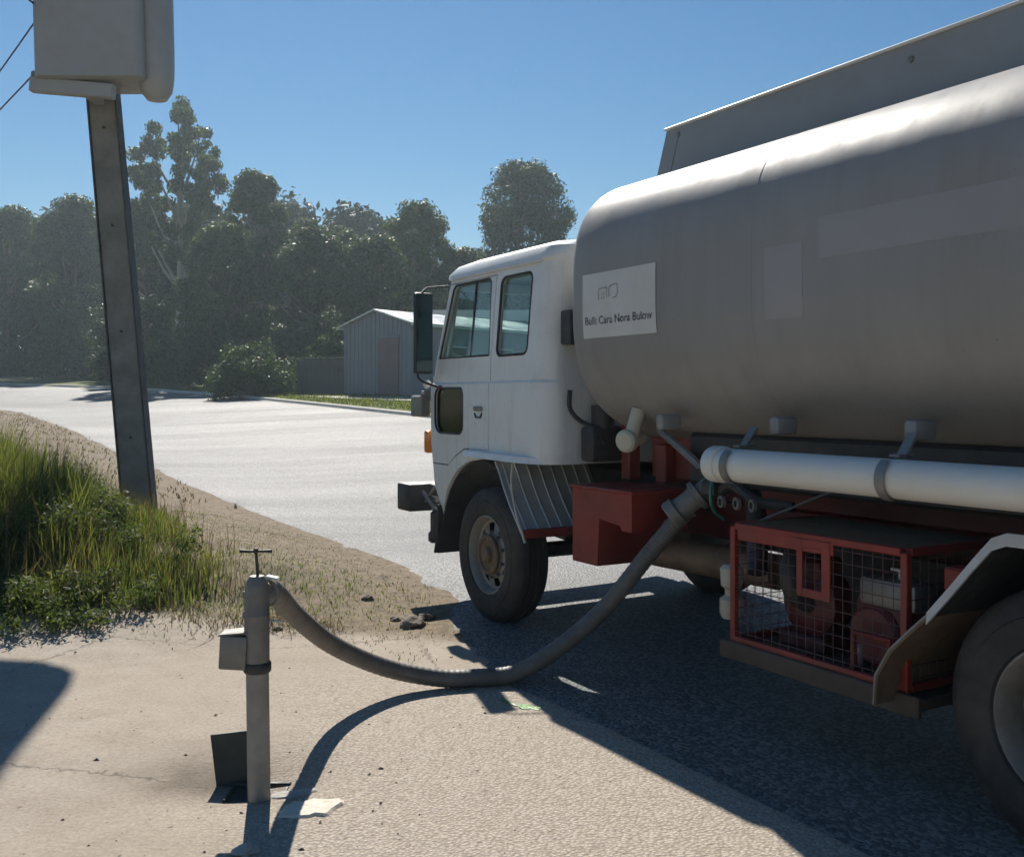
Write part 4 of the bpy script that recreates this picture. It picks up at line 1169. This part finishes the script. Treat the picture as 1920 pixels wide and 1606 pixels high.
# ------------------------------------------------------------------ power pole with transformer
PY = 12.5
bx, by = (262 - 960) / FPX * PY, PY
bz = HW(bx, by)
pole = empty('power_pole', (bx, by, bz), label='leaning grey power pole rising from the grass verge', cat='power pole')
LEAN = -0.088
def pole_sec(z, w, d):
    return [(LEAN * z - w / 2, -d / 2, z), (LEAN * z + w / 2, -d / 2, z), (LEAN * z + w / 2, d / 2, z), (LEAN * z - w / 2, d / 2, z)]
def chamf(z, w, d, c):
    x = LEAN * z
    return [(x - w / 2 + c, -d / 2, z), (x + w / 2 - c, -d / 2, z), (x + w / 2, -d / 2 + c, z), (x + w / 2, d / 2 - c, z), (x + w / 2 - c, d / 2, z), (x - w / 2 + c, d / 2, z), (x - w / 2, d / 2 - c, z), (x - w / 2, -d / 2 + c, z)]
mb = MB()
zs = np.linspace(-0.3, 9.6, 24)
for i, z in enumerate(zs):
    w = 0.385 - 0.005 * z
    mb.v += chamf(z, w - 0.03, 0.155 - 0.002 * z, 0.012)
for i in range(len(zs) - 1):
    for k in range(8): mb.f.append((i * 8 + k, i * 8 + (k + 1) % 8, i * 8 + 8 + (k + 1) % 8, i * 8 + 8 + k))
mb.f.append(tuple((len(zs) - 1) * 8 + k for k in range(8)))
mb.build('shaft', M['wood'], pole, 20)
for s in (-1, 1):
    mb = MB()
    for i, z in enumerate(zs):
        w = 0.385 - 0.005 * z; x = LEAN * z + s * (w / 2 - 0.006)
        mb.v += [(x - 0.009, -0.088, z), (x + 0.009, -0.088, z), (x + 0.009, 0.088, z), (x - 0.009, 0.088, z)]
    for i in range(len(zs) - 1):
        for k in range(4): mb.f.append((i * 4 + k, i * 4 + (k + 1) % 4, i * 4 + 4 + (k + 1) % 4, i * 4 + 4 + k))
    mb.build('steel_side', M['poleside'], pole, 20)
for z in (0.9, 2.2, 3.5, 4.7):
    MB().tube([(LEAN * z, -0.088, z), (LEAN * z, -0.07, z)], 0.02, 8).build('bolt', M['poleside'], pole)
# crossarm below the transformer
xl, _, zl = at(58, 158, 11.88); xr = at(215, 160, 11.88)[0]
ca = MB().box(((xl + xr) / 2 - bx, -0.62, zl - bz - 0.05), (xr - xl, 0.12, 0.17), 0.012, Matrix.Rotation(R(5), 3, 'Y')).box((0.55 * LEAN * 9, -0.40, zl - bz - 0.05), (0.12, 0.5, 0.12), 0.01).build('crossarm', M['xfmr'], pole)
MB().tube([((at(105, 175, 12.2)[0] - bx) + 0.085 * math.cos(a), -0.62, at(105, 172, 12.2)[2] - bz - 0.05 + 0.045 * math.sin(a)) for a in np.linspace(0, 2 * math.pi, 17)], 0.010, 6, False).build('shackle', M['wire'], ca)
MB().box((xl - bx + 0.05, -0.62, zl - bz + 0.10), (0.08, 0.08, 0.10), 0.015).build('insulator', M['steel'], ca)

TYY = 12.15
tz0 = at(0, 165, TYY)[2]
x0 = at(92, 0, TYY)[0]; x1 = at(292, 0, TYY)[0]
xf = empty('pole_transformer', ((x0 + x1) / 2, TYY, tz0), label='big grey transformer bolted high on the leaning power pole', cat='transformer')
w = x1 - x0
xb = MB()
sec = [(0.0, 0.0), (0.02, -0.03), (0.4, -0.05), (1.2, -0.10), (1.95, -0.15), (2.0, -0.12), (2.06, -0.12)]
rr_ = []
for z, dx in sec:
    sh = 0.05 if z in (0.0, 2.06) else 0.0
    rr_.append([(x + (dx * 0.5), y - 0.05, z) for x, y in rrect(-w / 2 + sh, w / 2 - sh, -0.36 + sh, 0.36 - sh, 0.10, 5)])
n = len(rr_[0])
for q in rr_: xb.v += q
for i in range(len(rr_) - 1):
    for k in range(n): xb.f.append((i * n + k, i * n + (k + 1) % n, i * n + n + (k + 1) % n, i * n + n + k))
xb.f += [tuple(range(n - 1, -1, -1)), tuple((len(rr_) - 1) * n + k for k in range(n))]
xb.build('tank', M['xfmr'], xf, 40)
rx0 = at(265, 0, TYY)[0] - (x0 + x1) / 2; rx1 = at(331, 0, TYY)[0] - (x0 + x1) / 2
rc, rr2 = (rx0 + rx1) / 2, (rx1 - rx0) / 2
MB().lathe([(0.0, -0.18), (rr2 * 0.55, -0.17), (rr2 * 0.85, -0.08), (rr2 * 0.97, 0.08), (rr2, 0.25), (rr2, 1.9), (rr2 * 0.8, 2.0), (0, 2.05)], (rc, -0.08, 0.0), (-0.02, 0, 1), 28).build('radiator', M['xfmr'], xf, 40)
for k in range(3):
    MB().lathe([(0.05, 0.0), (0.09, 0.03), (0.05, 0.06), (0.09, 0.10), (0.05, 0.14), (0.08, 0.18), (0.04, 0.22), (0.02, 0.34), (0.0, 0.34)], (-0.4 + k * 0.4, -0.05, 2.06), (0, 0, 1), 16).build('bushing', pmat('porcelain', (0.25, 0.12, 0.08), 0.2), xf)
for zz in (0.3, 1.5):
    MB().box((0.05, 0.33, zz), (0.5, 0.12, 0.10), 0.01).build('bracket', M['poleside'], xf)
# service wires
def wire_obj(a, b, sag, label):
    pts = []
    for t in np.linspace(0, 1, 14):
        p = Vector(a) * (1 - t) + Vector(b) * t
        p.z -= sag * 4 * t * (1 - t)
        pts.append(p)
    return tag(MB().tube(pts, 0.011, 6).build('power_line', M['wire']), label, 'wire', 'service wires left of the pole')
wire_obj(at(84, 14, 12.2), at(-260, 430, 22), 0.25, 'upper thin black wire running down left from the transformer top')
wire_obj(at(92, 108, 12.2), at(-260, 430, 25), 0.2, 'lower thin black wire running down left from the transformer side')
wire_obj(at(84, 20, 12.2), at(20, -30, 11.0), 0.02, 'short thin black wire looping up left of the transformer corner')

# ------------------------------------------------------------------ shed, fence
def rot2(x, y, a): return x * math.cos(a) - y * math.sin(a), x * math.sin(a) + y * math.cos(a)
A_ = at(645, 745, 50.0); B_ = at(771, 750, 47.0)
gw = math.hypot(B_[0] - A_[0], B_[1] - A_[1])
ga = math.atan2(B_[1] - A_[1], B_[0] - A_[0])
gz = min(HW(A_[0], A_[1]), HW(B_[0], B_[1])) - 0.25
shed = empty('shed', (A_[0], A_[1], gz), ga, label='grey metal shed with a lit gable roof behind the cab', cat='shed')
EH = at(645, 615, 50)[2] - gz; RH = at(706, 583, 48.5)[2] - gz; EH2 = at(771, 604, 47)[2] - gz
EH = (EH + EH2) / 2
LEN = 13.0
mb = MB()
prof = [(0, 0), (gw, 0), (gw, EH), (gw / 2, RH), (0, EH)]
mb.prism(prof, lambda a, b, d: (a, d, b), 0.0, LEN).build('wall', M['shed'], shed, smooth=False)
mb = MB()
for k in range(int(gw / 0.30)):
    x = 0.15 + k * 0.30
    h = EH + (RH - EH) * (1 - abs(x - gw / 2) / (gw / 2))
    mb.box((x, -0.012, h / 2), (0.05, 0.022, h - 0.05))
tag(mb.build('wall_ribs', M['shed'], shed, smooth=False), kind='stuff')
for s in (0, 1):
    xa, xb2 = (0 - 0.25, gw / 2) if s == 0 else (gw + 0.25, gw / 2)
    za = EH - 0.25 * (RH - EH) / (gw / 2)
    mb = MB()
    mb.add([(xa, -0.22, za + 0.02), (xb2, -0.22, RH + 0.02), (xb2, LEN + 0.2, RH + 0.02), (xa, LEN + 0.2, za + 0.02), (xa, -0.22, za + 0.09), (xb2, -0.22, RH + 0.09), (xb2, LEN + 0.2, RH + 0.09), (xa, LEN + 0.2, za + 0.09)],
           [(0, 1, 2, 3), (7, 6, 5, 4), (0, 4, 5, 1), (2, 6, 7, 3), (0, 3, 7, 4), (1, 5, 6, 2)])
    rf_ = mb.build('roof', M['shedroof'], shed, smooth=False)
    MB().box((xa, LEN / 2, za + 0.01), (0.12, LEN + 0.4, 0.14)).build('gutter', M['trim'], rf_)
dx0, dx1 = gw * 0.53, gw * 0.83
MB().box(((dx0 + dx1) / 2, -0.03, 1.52), (dx1 - dx0, 0.05, 3.0), 0.01).build('door', M['sheddoor'], shed)
MB().box(((dx0 + dx1) / 2, -0.045, 3.07), (dx1 - dx0 + 0.16, 0.06, 0.08)).build('door_head', M['shed'], shed)
for k, yy in enumerate((3.0, 6.5, 10.0)):
    wn_ = MB().box((gw + 0.02, yy, EH - 1.5), (0.05, 1.5, 0.9)).build('window', M['kick'], shed)
    MB().box((gw + 0.05, yy, EH - 1.0), (0.05, 1.6, 0.08)).build('frame', M['trim'], wn_)
# white-roofed building further right, seen through the cab windows
a2 = at(800, 760, 58); b2 = at(1010, 760, 58)
bh = empty('low_building', (a2[0], 58, HW(a2[0], 58) - 0.2), label='low pale building with a white fascia seen through the cab windows', cat='building')
L2 = b2[0] - a2[0]
zt = at(0, 593, 58)[2] - (HW(a2[0], 58) - 0.2)
MB().box((L2 / 2 + 2, 4, zt / 2 - 0.3), (L2 + 4, 8, zt - 0.3)).build('wall', M['shed'], bh, smooth=False)
MB().box((L2 / 2 + 2, 3.8, zt), (L2 + 5, 9, 0.62), 0.02).build('roof', M['trim'], bh, smooth=False)

def fence(px0, px1, Y0, Y1, py_top, py_bot, label):
    p0 = at(px0, py_bot, Y0); p1 = at(px1, py_bot, Y1)
    z0 = min(HW(p0[0], p0[1]), HW(p1[0], p1[1])) - 0.05
    f = empty('board_fence', (p0[0], p0[1], z0), math.atan2(p1[1] - p0[1], p1[0] - p0[0]), label=label, cat='fence')
    Lf = math.hypot(p1[0] - p0[0], p1[1] - p0[1]); h = at(0, py_top, (Y0 + Y1) / 2)[2] - z0
    me = None; k = 0
    x = 0.0
    while x < Lf:
        if me is None:
            o = MB().box((0, 0, 0.5), (0.235, 0.025, 1.0), 0.006).build('board', M['fence'], f, smooth=False); me = o.data
        else:
            o = bpy.data.objects.new('board', me); COL.objects.link(o); o.parent = f
        o.location = (x + 0.12, random.uniform(-0.015, 0.015), 0); o.scale = (1, 1, h + random.uniform(-0.05, 0.05))
        x += 0.25
    for z in (h * 0.25, h * 0.8): MB().box((Lf / 2, 0.06, z), (Lf, 0.05, 0.09)).build('rail', M['fence'], f, smooth=False)
    MB().box((Lf / 2, 0, h + 0.07), (Lf, 0.09, 0.05)).build('capping', M['straw_cap'], f, smooth=False)
    return f
M['straw_cap'] = pmat('fence_cap', (0.30, 0.27, 0.18), 0.8)
fence(556, 684, 52, 50.5, 673, 748, 'dark board fence between the dome bush and the grey shed')

# ------------------------------------------------------------------ vegetation
def leaf_quads(cen, rad, n, size, rng, droop=0.0, aspect=0.5, shell=0.5):
    """n leaves spread through the clumps (cen (k,3), rad (k,3))"""
    k = len(cen)
    wgt = rad.prod(1) ** (2 / 3); wgt /= wgt.sum()
    ci = rng.choice(k, n, p=wgt)
    d = rng.normal(size=(n, 3)); d /= np.linalg.norm(d, axis=1)[:, None]
    r = shell + (1 - shell) * rng.random(n) ** 0.5
    r *= rng.random(n) ** 0.25
    p = cen[ci] + d * rad[ci] * r[:, None]
    nr = d * 0.9 + rng.normal(size=(n, 3)) * 0.55 + np.array([0, 0, 0.35])
    nr /= np.linalg.norm(nr, axis=1)[:, None]
    a = rng.normal(size=(n, 3)); a[:, 2] -= droop * 2.0
    a -= nr * (a * nr).sum(1)[:, None] * (1 - min(1.0, abs(droop)))
    a /= np.linalg.norm(a, axis=1)[:, None]
    b = np.cross(a, nr); b /= np.linalg.norm(b, axis=1)[:, None] + 1e-6
    s = size * rng.uniform(0.6, 1.35, n)[:, None]
    a = a * s * 0.5; b = b * s * aspect * 0.5
    return np.stack([p - a, p + b - a * 0.1, p + a, p - b - a * 0.1], 1).reshape(-1, 3)

def clumps(rng, n, rx, ry, rz, zc, cr, style):
    cen, rad = [], []
    for i in range(n):
        while True:
            d = rng.normal(size=3); d /= np.linalg.norm(d)
            if style == 'dome' and d[2] < 0.0: continue
            break
        q = 0.35 + 0.62 * rng.random() ** 0.5
        x, y, z = d[0] * rx * q, d[1] * ry * q, d[2] * rz * q
        if style == 'cone':
            t = rng.random() ** 1.15; z = (t * 2 - 1) * rz
            wd = np.interp(t, [0, 0.2, 0.6, 0.8, 0.92, 1], [1.0, 1.0, 0.95, 0.84, 0.62, 0.25])
            an = rng.random() * 6.28; q2 = rng.random() ** 0.35
            x, y = math.cos(an) * rx * wd * q2, math.sin(an) * ry * wd * q2
        if style == 'wall':
            t = rng.random() ** 0.75; z = (t * 2 - 1) * rz
            wd = np.interp(t, [0, 0.55, 0.8, 1], [1.0, 1.0, 0.78, 0.3])
            an = rng.random() * 6.28; q2 = rng.random() ** 0.45
            x, y = math.cos(an) * rx * wd * q2, math.sin(an) * ry * wd * q2
        r = cr * rng.uniform(0.65, 1.35)
        cen.append((x, y, zc + z)); rad.append((r, r, r * (0.8 if style != 'tall' else 0.95)))
    return np.array(cen), np.array(rad)

def tree(name, label, px, Yd, py_top, width_px, py_base=None, crown_frac=0.75, style='round', nl=11000, nc=46, leafm='leaf_a', bark='bark', size=0.42, seed=1, cr=0.22, droop=0.0, group=None, cat='tree', trunk_r=None, shell=0.45):
    rng = np.random.default_rng(seed)
    x, y, ztop = at(px, py_top, Yd)
    z0 = HW(x, y)
    h = ztop - z0
    rx = width_px / FPX * Yd / 2
    t = empty(name, (x, y, z0), label=label, cat=cat, group=group)
    rz = h * crown_frac / 2
    zc = h - rz
    if style == 'dome': zc, rz = h * 0.06, h * 0.94
    c, r = clumps(rng, nc, rx * 0.86, rx * 0.86, rz * (0.88 if style != 'wall' else 0.95), zc, rx * cr if style != 'cone' else rx * cr, style)
    v = leaf_quads(c, r, nl, size, rng, droop, shell=shell)
    np_mesh('crown', v, 4, M[leafm], t)
    tr = trunk_r or max(0.09, h * 0.018)
    top = zc + rz * (0.35 if style != 'dome' else 0.5)
    bend = rng.normal(size=2) * 0.05 * h
    tp_ = catmull([(0, 0, -0.3), (bend[0] * 0.3, bend[1] * 0.3, top * 0.33), (bend[0] * 0.6, bend[1] * 0.6, top * 0.66), (bend[0] * 0.7, bend[1] * 0.7, top)], 5)
    mb = MB().tube(tp_, [tr * (1.15 - 0.85 * i / (len(tp_) - 1)) for i in range(len(tp_))], 8)
    for i in rng.choice(len(c), min(24, len(c)), replace=False):
        k = int(np.clip((c[i][2] - rz * 0.5) / top * len(tp_), 3, len(tp_) - 2))
        s = tp_[k]; e = Vector(c[i])
        m_ = s.lerp(e, 0.5) + Vector((0, 0, -0.05 * h * rng.random()))
        mb.tube(catmull([s, m_, e], 3), [tr * q for q in (0.45, 0.4, 0.34, 0.28, 0.22, 0.16, 0.1)], 5)
    mb.build('trunk', M[bark], t, 60)
    return t
G1 = 'trees beyond the road'
# front rank
tree('gum_tree', 'tall sparse gum tree with see-through crown right of the power pole', 338, 78, 170, 215, crown_frac=0.66, style='tall', nl=17000, nc=110, leafm='leaf_a', bark='gumbark', size=0.34, seed=21, cr=0.145, droop=0.5, group=G1, shell=0.4)
tree('broad_tree', 'rounded dense tree just right of the sparse gum, below its crown', 482, 72, 314, 150, crown_frac=0.96, style='wall', nl=24000, nc=120, leafm='leaf_a', seed=22, cr=0.24, size=0.30, group=G1, shell=0.55)
tree('broad_tree', 'open-topped tree with sky gaps left of the middle of the tree line', 608, 76, 353, 150, crown_frac=0.9, nl=15000, nc=60, leafm='leaf_a', seed=23, cr=0.26, size=0.32, group=G1, shell=0.4)
tree('broad_tree', 'wide feathery tree directly behind the shed roof', 782, 74, 388, 215, crown_frac=0.96, style='wall', nl=26000, nc=110, leafm='leaf_a', seed=24, cr=0.22, size=0.30, group=G1, shell=0.4)
tree('conical_tree', 'tall dark dense conical tree rising behind the truck cab', 985, 84, 290, 225, crown_frac=0.97, style='cone', nl=54000, nc=300, leafm='leaf_b', seed=25, cr=0.22, size=0.30, group=G1, shell=0.55)
tree('broad_tree', 'bushy dark tree between power pole and sparse gum, lower than both', 275, 82, 385, 180, crown_frac=0.96, style='wall', nl=18000, nc=120, leafm='leaf_b', seed=26, cr=0.23, size=0.34, group=G1, shell=0.55)
tree('broad_tree', 'rounded dark tree at the left immediately left of the power pole', 140, 92, 370, 185, crown_frac=0.96, style='wall', nl=20000, nc=120, leafm='leaf_b', seed=27, cr=0.22, size=0.36, group=G1, shell=0.55)
tree('broad_tree', 'dark tree cut by the left edge of the picture', 15, 96, 392, 170, crown_frac=0.96, style='wall', nl=18000, nc=110, leafm='leaf_b', seed=28, cr=0.22, size=0.36, group=G1, shell=0.55)
tree('broad_tree', 'low leafy tree under the rounded dense tree, green against dark shade', 415, 66, 420, 190, crown_frac=0.97, style='wall', nl=20000, nc=120, leafm='leaf_a', seed=29, cr=0.21, size=0.28, group=G1, shell=0.55)
tree('broad_tree', 'low dark tree filling the gap left of the shed', 590, 66, 430, 200, crown_frac=0.97, style='wall', nl=20000, nc=120, leafm='leaf_b', seed=30, cr=0.21, size=0.28, group=G1, shell=0.55)
tree('broad_tree', 'dark tree behind the shed gable under the feathery crown', 700, 68, 445, 200, crown_frac=0.97, style='wall', nl=18000, nc=120, leafm='leaf_b', seed=31, cr=0.21, size=0.28, group=G1, shell=0.55)
tree('broad_tree', 'dark tree behind the cab windscreen below the conical tree', 870, 76, 470, 180, crown_frac=0.97, style='wall', nl=16000, nc=120, leafm='leaf_b', seed=32, cr=0.21, size=0.30, group=G1, shell=0.55)
# back rank closes the view between the trunks
for k, (px, w_, top, lab) in enumerate(((50, 270, 430, 'far dark tree behind the left edge of the tree line'), (215, 270, 420, 'far dark tree hidden behind the power pole'), (370, 250, 390, 'far dark tree behind the sparse gum trunk'), (520, 250, 385, 'far dark tree behind the open-topped tree'), (680, 250, 400, 'far dark tree behind the shed left of the cab'), (900, 220, 490, 'far dark tree at the foot of the conical tree'), (1130, 280, 480, 'far dark tree hidden behind the tank'))):
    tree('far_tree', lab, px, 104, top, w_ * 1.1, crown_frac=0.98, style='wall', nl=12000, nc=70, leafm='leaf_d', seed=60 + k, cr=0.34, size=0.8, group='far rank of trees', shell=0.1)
# shrubs
def bush(name, label, px, Yd, py_top, width_px, leafm='leaf_c', nl=8000, seed=1, size=0.22, group='shrubs along the tree line', cr=0.28):
    return tree(name, label, px, Yd, py_top, width_px, crown_frac=0.98, style='dome', nl=nl, nc=60, leafm=leafm, seed=seed, cr=cr, size=size, group=group, cat='shrub', trunk_r=0.07, shell=0.55)
bush('dome_bush', 'dome-shaped bush with bright sunlit top edge left of the fence', 478, 52, 630, 195, 'leaf_c', 16000, 41, 0.17)
bush('sloping_bush', 'large sloping bush at left below the trees, behind the pole', 150, 84, 560, 200, 'leaf_b', 12000, 42, 0.28)
bush('shrub', 'low shrub at the left edge beside the road bend', 35, 88, 640, 140, 'leaf_b', 8000, 43, 0.28)
bush('shrub', 'dark shrub just right of the power pole at the kerb', 310, 70, 590, 160, 'leaf_b', 9000, 44, 0.24)
bush('shrub', 'dark shrub between the pole shrub and the dome bush', 390, 64, 570, 150, 'leaf_b', 9000, 45, 0.24)
bush('shrub', 'light green shrub leaning over the fence left of the shed', 625, 56, 560, 120, 'leaf_c', 8000, 46, 0.20)
bush('shrub', 'dark shrub behind the board fence', 560, 60, 590, 170, 'leaf_b', 9000, 47, 0.24)
bush('shrub', 'dark shrub hidden low behind the power pole', 225, 78, 620, 140, 'leaf_b', 8000, 48, 0.26)

# dark undergrowth under the trees, one tangled mass
uc, ur_ = [], []
for k in range(260):
    u = RNG.uniform(36, 90); off = RNG.uniform(9.0, 22.0)
    v = float(v_far(u)) + off
    if u < 50 and off < 16: continue
    x, y = uv2w(u, v)
    r = RNG.uniform(0.8, 1.8)
    uc.append((x, y, HW(x, y) + r * RNG.uniform(0.2, 1.1))); ur_.append((r * 1.3, r * 1.3, r))
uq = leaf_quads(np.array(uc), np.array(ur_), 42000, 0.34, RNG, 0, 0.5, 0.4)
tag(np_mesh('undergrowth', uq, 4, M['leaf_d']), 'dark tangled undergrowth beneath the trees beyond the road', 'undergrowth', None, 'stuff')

# ---- scattering air volume added to wash the trees like lens glare
m_, nt_h, N_, L_, P_ = nodes('glare_veil')
N_.remove(P_)
pv_ = N_.new('ShaderNodeVolumePrincipled')
pv_.inputs['Color'].default_value = (0.74, 0.90, 1.0, 1)
pv_.inputs['Density'].default_value = 0.00075
pv_.inputs['Anisotropy'].default_value = 0.5
L_.new(pv_.outputs[0], N_['Material Output'].inputs['Volume'])
HZ = MB(); HZ.add([(x, y, z) for x in (-420, 420) for y in (-260, 420) for z in (-1.6, 34)], [(0, 1, 3, 2), (4, 6, 7, 5), (0, 4, 5, 1), (2, 3, 7, 6), (0, 2, 6, 4), (1, 5, 7, 3)])
tag(HZ.build('veil', m_, smooth=False), 'thin added haze in the air over road and trees', 'veil', None, 'stuff')

# ---- grass on the near verge
def blades(n, fx_, hlo, hhi, wid, lean, rng, bendk=0.5):
    P = fx_(n)
    n = len(P)
    hgt = rng.uniform(hlo, hhi, n) * P[:, 3]
    an = rng.random(n) * 2 * math.pi
    dx, dy = np.cos(an), np.sin(an)
    ln = hgt * lean * rng.random(n)
    w = wid * rng.uniform(0.6, 1.3, n)
    ox, oy = -dy * w, dx * w
    b = P[:, :3]
    def pt(t, sgn, wk):
        return np.stack([b[:, 0] + dx * ln * t ** 1.8 + sgn * ox * wk, b[:, 1] + dy * ln * t ** 1.8 + sgn * oy * wk, b[:, 2] + hgt * (t - bendk * 0.25 * (ln / np.maximum(hgt, 1e-3)) * t * t)], 1)
    q1 = np.stack([pt(0, -1, 1), pt(0, 1, 1), pt(0.5, 1, 0.8), pt(0.5, -1, 0.8)], 1)
    q2 = np.stack([pt(0.5, -1, 0.8), pt(0.5, 1, 0.8), pt(1.0, 1, 0.1), pt(1.0, -1, 0.1)], 1)
    return np.stack([q1, q2], 1).reshape(-1, 3)
def blade_mesh(name, v, mat, label):
    # two quads of a blade share an edge so that each blade is one island
    nb = len(v) // 8
    v = v.reshape(nb, 8, 3)
    co = v[:, [0, 1, 2, 3, 6, 7]].reshape(-1, 3)
    base = (np.arange(nb) * 6)[:, None]
    f = np.concatenate([base + np.array([[0, 1, 2, 3]]), base + np.array([[3, 2, 4, 5]])], 1).reshape(-1)
    me = bpy.data.meshes.new(name)
    me.vertices.add(len(co)); me.vertices.foreach_set('co', co.astype(np.float32).ravel())
    me.loops.add(len(f)); me.loops.foreach_set('vertex_index', f.astype(np.int32))
    nf = len(f) // 4
    me.polygons.add(nf)
    me.polygons.foreach_set('loop_start', np.arange(0, nf * 4, 4, dtype=np.int32)); me.polygons.foreach_set('loop_total', np.full(nf, 4, dtype=np.int32))
    me.update(calc_edges=True); me.materials.append(mat)
    o = bpy.data.objects.new(name, me); COL.objects.link(o)
    return tag(o, label, 'grass', None, 'stuff')
def scatter(x0, x1, y0, y1, dens):
    """dens(X,Y) -> (probability, height factor)"""
    def f(n):
        x = RNG.uniform(x0, x1, n); y = RNG.uniform(y0, y1, n)
        p, h = dens(x, y)
        k = RNG.random(n) < p
        x, y, h = x[k], y[k], h[k]
        u, v = w2uv(x, y)
        return np.stack([x, y, H(u, v), h], 1)
    return f
def edge_x(Y):      # right-hand edge of the long grass
    return np.interp(Y, [7.2, 7.9, 8.6, 9.6, 11, 13, 16, 20, 30], [-2.75, -2.35, -2.55, -3.0, -3.75, -5.0, -6.9, -9.3, -16])
def d_long(x, y):
    j = (vnoise(x, y, 0.6, 21) - 0.5) * 0.7
    e = sstep(-0.1, 0.7, edge_x(y) - x + j) * sstep(7.0, 7.7, y - 0.06 * (x + 3) + j * 0.6)
    hh = 0.25 + 0.75 * sstep(0.2, 1.9, edge_x(y) - x + j) * sstep(7.4, 8.8, y)
    return e * (0.55 + 0.45 * vnoise(x, y, 0.35, 22)), hh * (0.7 + 0.5 * vnoise(x, y, 0.8, 23))
v1 = blades(46000, scatter(-7.5, -2.0, 6.9, 12.5, d_long), 0.35, 1.05, 0.0055, 0.7, RNG)
blade_mesh('long_grass', v1, M['grass'], 'tall green roadside grass at the left in front of the pole')
v2 = blades(26000, scatter(-17, -3.2, 12.0, 26, d_long), 0.5, 1.2, 0.009, 0.6, RNG)
blade_mesh('far_long_grass', v2, M['grass'], 'tall grass further up the verge beyond the pole')
def d_straw(x, y):
    j = (vnoise(x, y, 0.6, 31) - 0.5) * 0.9
    e = sstep(-0.3, 0.9, edge_x(y) - x + 0.2 + j) * sstep(6.9, 7.5, y + j * 0.5)
    return e * (0.2 + 0.8 * vnoise(x, y, 0.5, 32)), 0.4 + 0.6 * sstep(0.3, 2.2, edge_x(y) - x)
v3 = blades(20000, scatter(-8, -2.0, 6.9, 15, d_straw), 0.3, 1.0, 0.0035, 0.9, RNG)
blade_mesh('dry_stalks', v3, M['straw'], 'thin dry straw stalks standing among the long green grass')
def d_short(x, y):
    u, v = w2uv(x, y)
    on = sstep(-0.15, 0.35, v_near(u) - v - 0.05) * sstep(6.55, 7.4, y + 0.10 * x + (vnoise(x, y, 0.5, 41) - 0.5) * 0.8 + 0.3 * sstep(-1.6, 0.2, x))
    g = np.exp(-(((x + 2.3) / 1.3) ** 2 + ((y - 8.3) / 1.1) ** 2))
    return on * np.clip(0.5 * vnoise(x, y, 0.7, 42) ** 2 + 0.75 * g * vnoise(x, y, 0.3, 43) + 0.12, 0, 1), 0.45 + 0.8 * g
v4 = blades(42000, scatter(-5.0, 0.4, 6.3, 13, d_short), 0.012, 0.05, 0.0035, 1.6, RNG)
blade_mesh('short_grass', v4, M['grass'], 'patchy short green grass on the verge behind the standpipe')
def d_thatch(x, y):
    p, h = d_short(x, y)
    u, v = w2uv(x, y)
    on = sstep(-0.1, 0.35, v_near(u) - v) * sstep(6.5, 7.2, y + 0.10 * x + (vnoise(x, y, 0.5, 41) - 0.5) * 0.9 + 0.3 * sstep(-1.6, 0.2, x))
    return on * (0.15 + 0.7 * vnoise(x, y, 0.6, 44) ** 1.5), 0.6 + 0.6 * vnoise(x, y, 0.6, 45)
v5 = blades(16000, scatter(-7, 0.6, 6.3, 15, d_thatch), 0.008, 0.03, 0.003, 2.2, RNG)
blade_mesh('dry_thatch', v5, M['straw'], 'short dry brown thatch between the pole and the road')
v5b = blades(24000, scatter(-22, -3, 14.5, 42, d_thatch), 0.03, 0.11, 0.012, 1.8, RNG)
blade_mesh('far_thatch', v5b, M['straw'], 'dry brown grass along the near road edge beyond the pole')
# the shaggy dead-grass lip along the edge of the apron
def d_lip(x, y):
    w0 = 7.05 - 0.10 * x - 0.35 * sstep(-1.6, 0.2, x) + (vnoise(x, y * 0, 0.5, 51) - 0.5) * 0.5
    return np.exp(-((y - w0 - 0.25) / 0.25) ** 2) * (x < -1.2), 0.5 + vnoise(x, y, 0.4, 52)
v6 = blades(9000, scatter(-5.5, -1.2, 6.6, 8.3, d_lip), 0.02, 0.09, 0.0035, 2.6, RNG)
blade_mesh('dead_grass_lip', v6, M['straw'], 'shaggy dead grass lip along the edge of the apron')
# leafy weeds among the long grass
wc, wr = [], []
for (px, py, r, hgt) in ((245, 1055, 0.34, 0.30), (190, 1010, 0.40, 0.42), (300, 1075, 0.26, 0.16), (110, 1040, 0.45, 0.42), (40, 1075, 0.45, 0.45), (150, 1120, 0.34, 0.22), (215, 1130, 0.30, 0.16), (30, 1150, 0.35, 0.25), (90, 1175, 0.28, 0.18), (160, 1180, 0.26, 0.14), (270, 1110, 0.22, 0.12), (20, 960, 0.5, 0.6), (90, 960, 0.45, 0.55)):
    x, y, z = hit(px, py)
    for q in range(5):
        wc.append((x + RNG.normal() * r * 0.45, y + RNG.normal() * r * 0.45, HW(x, y) + hgt * RNG.uniform(0.3, 0.75))); wr.append((r * 0.55, r * 0.55, hgt * 0.6))
wq = leaf_quads(np.array(wc), np.array(wr), 24000, 0.045, RNG, -0.25, 0.30, 0.1)
tag(np_mesh('roadside_weeds', wq, 4, M['weed']), 'low leafy green weeds tangled at the foot of the long grass', 'weeds', None, 'stuff')
# short lawn on the far verge
def d_far(x, y):
    u, v = w2uv(x, y)
    return sstep(0.3, 0.6, v - v_far(u)) * (v - v_far(u) < 7), 0.6 + 0.8 * vnoise(x, y, 1.0, 61)
v7 = blades(70000, scatter(-24, 3, 28, 62, d_far), 0.05, 0.14, 0.02, 0.8, RNG)
blade_mesh('far_lawn', v7, M['grass'], 'mown green grass strip between far kerb and shed')
